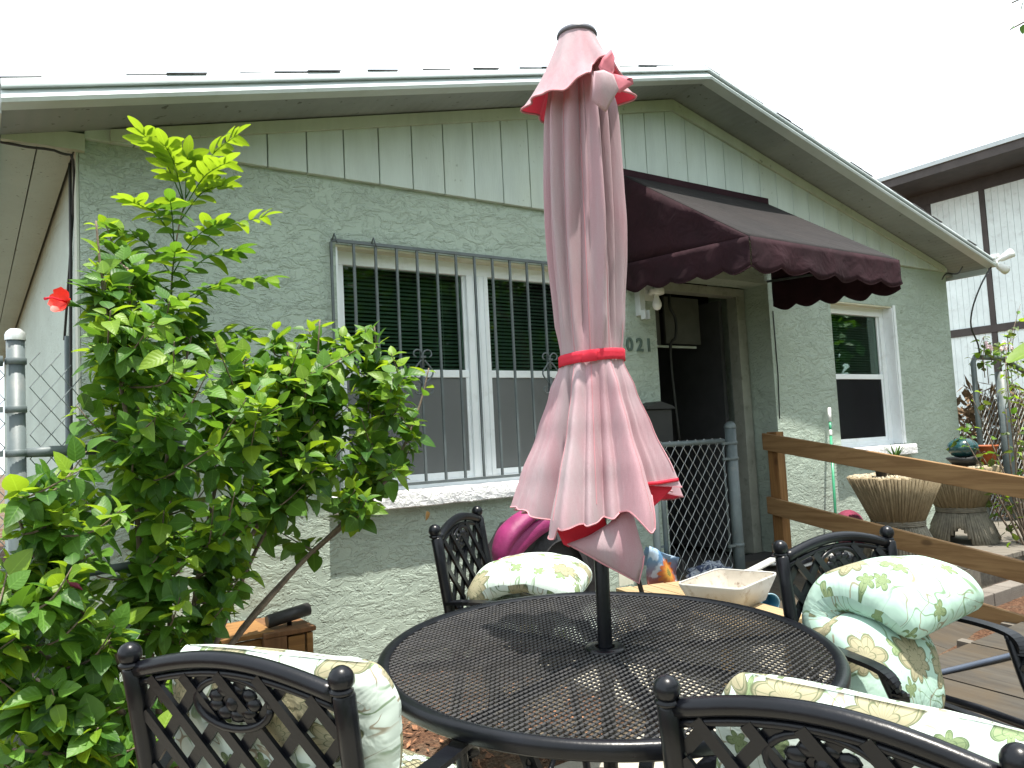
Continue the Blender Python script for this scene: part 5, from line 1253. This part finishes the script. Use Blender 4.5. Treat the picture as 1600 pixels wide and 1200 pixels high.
hb, it = shrub('hibiscus_bush', 'tall leafy hibiscus with one scarlet flower by the fence post', (.50, 2.98, .05), [a1, a2, a3, a4, a5, a6, a7, a8], TIPS_A, 28, .076, .34, .014)
plant_leaves(hb, it, LEAVES, ('leaf', 'leaf_young'))
rs, it = shrub('leafy_shrub', 'bushy green shrub with pale bare stems in front of the barred window', (.66, 3.0, .05), [b1, b2, b3, b4], TIPS_B, 26, .078, .40, .014)
plant_leaves(rs, it, LEAVES, ('leaf', 'leaf_young'))
# scarlet flower
fw = Vector((.255, 2.8, 1.80)); fd = Vector((-.75, -.6, .12)).normalized()
m = MB()
for k in range(5):
    a = 2 * pi * k / 5; e = fd.orthogonal().normalized(); e2 = fd.cross(e); rad = e * cos(a) + e2 * sin(a)
    g_ = leaf_geo(1, .95, .3, -.25, 6, .05, prof=lambda t: min(1, t * 2.2) * (1 - max(0, t - .75) * 1.6)); MX = orient(fw, rad + fd * .45, fd, .05)
    o = len(m.v); m.v += [tuple(MX @ Vector(p)) for p in g_[0]]; [m.face([o + q for q in f], True) for f in g_[1]]
fo = m.build('flower', 'flower', hb)
m = MB(); m.tube([fw, fw + fd * .06, fw + fd * .085 + Vector((0, 0, -.012))], [.003, .0025, .005], 6); m.build('stamen', 'red_cloth', fo)
m = MB(); m.tube([fw - fd * .05, fw - fd * .02, fw], [.002, .008, .012], 8); m.build('calyx', 'leaf', fo)
m = MB(); m.tube(smoothpts([(.40, 2.85, 1.68), (.34, 2.82, 1.75), tuple(fw - fd * .05)]), .002, 5); m.build('flower_stalk', 'leaf', fo)
for p in ((.20, 2.62, .98),):
    m = MB(); p = Vector(p); m.tube([p, p + Vector((.015, -.01, -.015)), p + Vector((.05, -.02, -.03)), p + Vector((.065, -.03, -.045))], [.003, .009, .008, .002], 8); m.build('closed_bud', plain('dark crimson bud', (.20, .02, .06), .6), hb)
# sapling with feathery compound leaves
sp_ = thing('sapling', 'slim sapling with feathery yellow green leaves rising above the hibiscus', 'sapling', (.60, 3.2, .05))
spts = smoothpts([(.60, 3.2, .05)] + s1, 5)
m = MB(); m.tube(spts, [.009 * (1 - .8 * i / len(spts)) for i in range(len(spts))], 7); m.build('trunk', 'bark', sp_)
def stem_at(z): return min(spts, key=lambda p: abs(p.z - z))
items = []
CL = [((.534, 3.10, 2.50), 2.27, 1), ((.872, 3.12, 2.56), 2.30, 1), ((.70, 3.15, 2.46), 2.31, 1), ((.60, 3.05, 2.45), 2.29, 1), ((.812, 3.08, 2.34), 2.22, 1), ((.80, 3.0, 2.40), 2.25, 1),
      ((.49, 3.05, 2.22), 2.12, 1), ((.975, 3.12, 2.245), 2.06, 1), ((.60, 2.98, 2.22), 2.08, 0), ((.45, 3.1, 2.12), 2.0, 0), ((.76, 3.0, 2.16), 2.02, 1), ((.985, 3.1, 1.99), 1.86, 0), ((.42, 3.1, 2.02), 1.90, 0),
      ((.84, 3.0, 2.07), 1.95, 0), ((.60, 2.92, 2.02), 1.9, 0), ((.50, 3.0, 1.93), 1.85, 0), ((.90, 3.12, 1.775), 1.62, 0), ((.76, 2.95, 1.92), 1.8, 0), ((.40, 3.15, 1.85), 1.75, 0), ((.62, 2.92, 1.84), 1.72, 0), ((.78, 3.0, 1.70), 1.6, 0), ((.45, 3.1, 1.72), 1.62, 0)]
rc = MB()
for tip, z0, yg in CL:
    p0 = stem_at(z0); tip = Vector(tip); v = tip - p0; pts = smoothpts([p0, p0.lerp(tip, .5) + Vector((0, 0, .04)), tip], 6); rc.tube(pts, [.003 - .002 * i / len(pts) for i in range(len(pts))], 5)
    d = v.normalized(); sd = d.cross(Vector((0, 0, 1))); sd = sd.normalized() if sd.length > .2 else Vector((1, 0, 0)); upn = sd.cross(d)
    npair = 6
    for k in range(npair):
        t = .30 + .66 * k / (npair - 1); f = t * (len(pts) - 1); i = min(int(f), len(pts) - 2); p = pts[i].lerp(pts[i + 1], f - i)
        for s_ in (-1, 1):
            ld = (sd * s_ + d * .55 + Vector((random.gauss(0, .12), random.gauss(0, .12), random.gauss(0, .22) + (.25 if yg else -.1)))).normalized()
            sz = .088 * (1 - .35 * abs(t - .6)) * random.uniform(.8, 1.1)
            items.append((orient(p, ld, upn + Vector((0, 0, .3)), sz, random.gauss(0, .3)), random.randrange(2), 'leaf_young' if (yg and z0 > 2.05) or random.random() < .25 else 'leaf'))
    items.append((orient(tip, d, upn, .08), 0, 'leaf_young' if yg else 'leaf'))
rc.build('leaf_stalks', 'leaf', sp_, kind='stuff')
plant_leaves(sp_, items, LEAFLET, ('leaf', 'leaf_young'))
# sparse twiggy shrub at the right edge
def sparse(label, base, tips, seed, nl, name='twiggy_shrub'):
    random.seed(seed); r_ = thing(name, label, 'shrub', base); its = []; 
    for tp in tips:
        tp = Vector(tp); b = Vector(base); md = b.lerp(tp, .45) + Vector((random.gauss(0, .05), random.gauss(0, .05), .05)); pts = smoothpts([b, md, tp], 7); m = MB()
        m.tube(pts, [.011 - .009 * i / len(pts) for i in range(len(pts))], 6)
        for q in range(5):
            i = random.randrange(4, len(pts)); e = pts[i] + Vector((random.gauss(0, .12), random.gauss(0, .1), random.gauss(.06, .1))); m.tube([pts[i], pts[i].lerp(e, .5) + Vector((0, 0, .02)), e], [.003, .002, .001], 5)
            twig_leaves(its, [pts[i], e], 2, .06, .5, .4, random.random() * 6)
        m.build('stem', 'bark', r_); twig_leaves(its, pts, nl, .065, .35, .45, random.random() * 6)
    its = [(a, b, 'leaf_olive' if random.random() < .6 else c) for a, b, c in its]
    plant_leaves(r_, its, LEAVES, ('leaf', 'leaf_young', 'leaf_olive')); return r_
sparse('sparse twiggy shrub growing behind the ramp railing at the right edge', (6.75, 2.82, .1), [(6.6, 3.1, 1.05), (6.55, 3.25, 1.12), (6.6, 3.1, 1.45), (6.75, 2.9, 1.72), (6.6, 2.75, 1.5), (6.9, 2.8, 1.6), (6.7, 2.6, 1.3), (6.5, 3.0, .75), (7.0, 2.7, 1.75), (6.4, 3.1, 1.15), (7.1, 3.0, 1.55), (6.8, 2.95, 1.35), (6.95, 2.75, 1.2)], 5, 7)
vn = thing('flowering_vine', 'scrambling vine with small pink flowers over the right fence rail', 'vine', (8.4, 3.66, .1)); random.seed(9); its = []
for k in range(26):
    x = 7.98 + random.random() * 1.4; z = 1.86 + random.gauss(0, .12); p = Vector((x, 3.66, z)); e = p + Vector((random.gauss(0, .14), random.gauss(-.04, .06), random.gauss(.02, .15)))
    m = MB(); m.tube([p - Vector((0, 0, .2)), p, e], [.005, .004, .0015], 5); m.build('runner', 'bark', vn); twig_leaves(its, [p - Vector((0, 0, .2)), p, e], 6, .075, .5, .1, random.random() * 6)
its = [(a, b, 'leaf_olive' if random.random() < .5 else c) for a, b, c in its]; plant_leaves(vn, its, LEAVES, ('leaf', 'leaf_young', 'leaf_olive'))
for k in range(9):
    p = Vector((8.0 + random.random() * .55, 3.6, 1.93 + random.random() * .09)); m = MB()
    for q in range(4): a = q * pi / 2 + k; m.sphere(tuple(p + Vector((.014 * cos(a), 0, .014 * sin(a)))), .012, 6)
    m.build('blossom', plain('pale pink blossom', (.75, .55, .6), .6), vn)
for k in range(12):
    p = Vector((7.6 + random.random() * .5, 3.1 + random.random() * .3, .55 + random.random() * .45))
bn_ = thing('banana_plant', 'broad bright green banana leaf reaching in at the right edge', 'plant', (8.9, 3.2, .1))
g_ = leaf_geo(1, .26, .25, .15, 10, .01, prof=lambda t: sin(pi * min(1, t * .9 + .08)) ** .45)
bl = leafmesh('banana_blade', g_, 'leaf_young')
for (p, d, s_) in (((8.9, 3.12, 2.05), (-1.0, .25, -.14), .98), ((8.95, 3.1, 2.2), (.3, -.6, .35), .9), ((8.9, 3.15, 2.1), (.4, .6, .3), .8)):
    o = bpy.data.objects.new('leaf', bl); C.objects.link(o); o.parent = bn_; o.matrix_local = WM[bn_].inverted() @ orient(Vector(p), Vector(d), Vector((0, -.4, 1)), s_)
m = MB(); m.tube([(8.95, 3.15, .05), (8.93, 3.14, 1.1), (8.9, 3.12, 2.1)], [.07, .05, .02], 10); m.build('trunk', 'leaf', bn_)
# leafy branch hanging into the top right corner
tb_ = thing('overhanging_tree', 'tree whose few dark leaves hang into the top right corner of the sky', 'tree', (5.6, .2, 0)); its = []; random.seed(3)
for a, b in (((3.6, .95, 2.95), (2.93, 1.13, 2.70)), ((3.5, .9, 3.0), (2.87, 1.18, 2.765)), ((3.4, .9, 2.8), (2.97, 1.16, 2.63))):
    pts = smoothpts([a, (Vector(a) + Vector(b)) / 2 + Vector((0, 0, .03)), b], 4); m = MB(); m.tube(pts, [.006 - .004 * i / len(pts) for i in range(len(pts))], 5); m.build('twig', 'bark', tb_); twig_leaves(its, pts, 9, .045, .1, .2, 1.0)
m = MB(); m.tube(smoothpts([(5.6, .2, 0), (5.62, .22, 1.2), (5.5, .25, 2.3), (5.3, .3, 3.2)], 4), [.09 - .004 * i for i in range(13)], 9)
m.tube(smoothpts([(5.5, .25, 2.5), (4.8, .5, 2.98), (4.1, .75, 3.05), (3.5, .92, 2.98)], 4), [.035 - .0023 * i for i in range(13)], 7); m.build('trunk', 'bark', tb_)
for k in range(26):
    a = Vector((5.3 + random.gauss(0, .35), .3 + random.gauss(0, .35), 3.1 + random.gauss(0, .3))); b = a + Vector((random.gauss(0, .3), random.gauss(0, .3), random.gauss(.1, .2))); twig_leaves(its, [Vector((5.3, .3, 3.0)), a, b], 10, .07, .1, .3, k)
plant_leaves(tb_, its, LEAVES, ('leaf', 'leaf_young'))
# dry leaves and pine bark scattered over the soil by the wall, dead leaf caught under the sill
random.seed(21); m = MB()
for k in range(2600):
    x = random.uniform(-.5, 3.4); y = random.uniform(2.35, 3.82); z = G(x, y) + .004; s_ = random.uniform(.006, .022); a = random.uniform(0, 2 * pi); u_ = Vector((cos(a), sin(a), random.gauss(0, .3))) * s_; w = Vector((-sin(a), cos(a), random.gauss(0, .3))) * s_ * random.uniform(.25, .7)
    p = Vector((x, y, z + random.random() * .01)); o = m.addv([p - u_, p - w, p + u_, p + w]); m.face((o, o + 1, o + 2, o + 3))
o = solo(m, 'leaf_litter', plain('red brown bark chips', (.24, .115, .06), .95, .5, 60), 'red brown leaf litter on the soil beside the wall', 'leaf litter'); o['kind'] = 'stuff'
g2 = leaf_geo(1, .5, .6, .5); MX = orient(Vector((1.985, 3.72, .95)), Vector((.1, 0, -1)), Vector((0, -1, .2)), .055); m = MB(); m.v = [tuple(MX @ Vector(p)) for p in g2[0]]; m.f = list(g2[1]); m.sm = [True] * len(m.f)
solo(m, 'dead_leaf', plain('yellow brown dead leaf', (.45, .27, .10), .8), 'curled yellow brown dead leaf dangling below the white window sill', 'leaf')

# ------------------------------------------------------------------ trees behind the viewer (they show in the window panes)
random.seed(31)
def back_tree(x, y, h, r, label, n=2600):
    t = thing('garden_tree', label, 'tree', (x, y, 0), group='trees across the yard')
    m = MB(); m.tube([(x, y, 0), (x + .1, y, h * .4), (x, y + .1, h * .75)], [.16, .11, .05], 8)
    for k in range(5): a = k * 1.3; m.tube([(x, y, h * .35), (x + r * .5 * cos(a), y + r * .5 * sin(a), h * .65)], [.06, .02], 6)
    m.build('trunk', 'bark', t); m = MB()
    for k in range(n):
        c = Vector((random.gauss(0, 1), random.gauss(0, 1), random.gauss(0, 1))).normalized() * (random.random() ** .4); c = Vector((c.x * r, c.y * r, c.z * h * .36)); c *= .8 + .4 * noise.noise(c * 1.1)
        p = Vector((x, y, h * .66)) + c; s_ = random.uniform(.12, .28); u_ = Vector((random.gauss(0, 1), random.gauss(0, 1), random.gauss(0, .5))).normalized() * s_; w = u_.orthogonal().normalized() * s_ * .55
        o = m.addv([p - u_, p - w, p + u_, p + w]); m.face((o, o + 1, o + 2, o + 3))
    m.build('crown', 'leaf', t, kind='stuff')
back_tree(-2.6, 17, 3.0, 2.2, 'dark tree glimpsed beyond the side wall at the left edge', 900)
for i, (x, y, h, r) in enumerate(((-5, -7, 5.5, 2.6), (-.5, -8.5, 6.2, 3.0), (4.5, -8, 5.8, 2.8), (8.5, -7.5, 6.5, 3.2), (12.5, -7, 6, 3), (17, -5.5, 6, 3), (21.5, -6.5, 7, 3.6))):
    back_tree(x, y, h, r, ('broadleaf tree %s, mirrored in the window panes' % ('at the far left of its row', 'second from the left of its row', 'third from the left', 'at the middle of its row', 'third from the right', 'second from the right of its row', 'at the far right of its row')[i]))
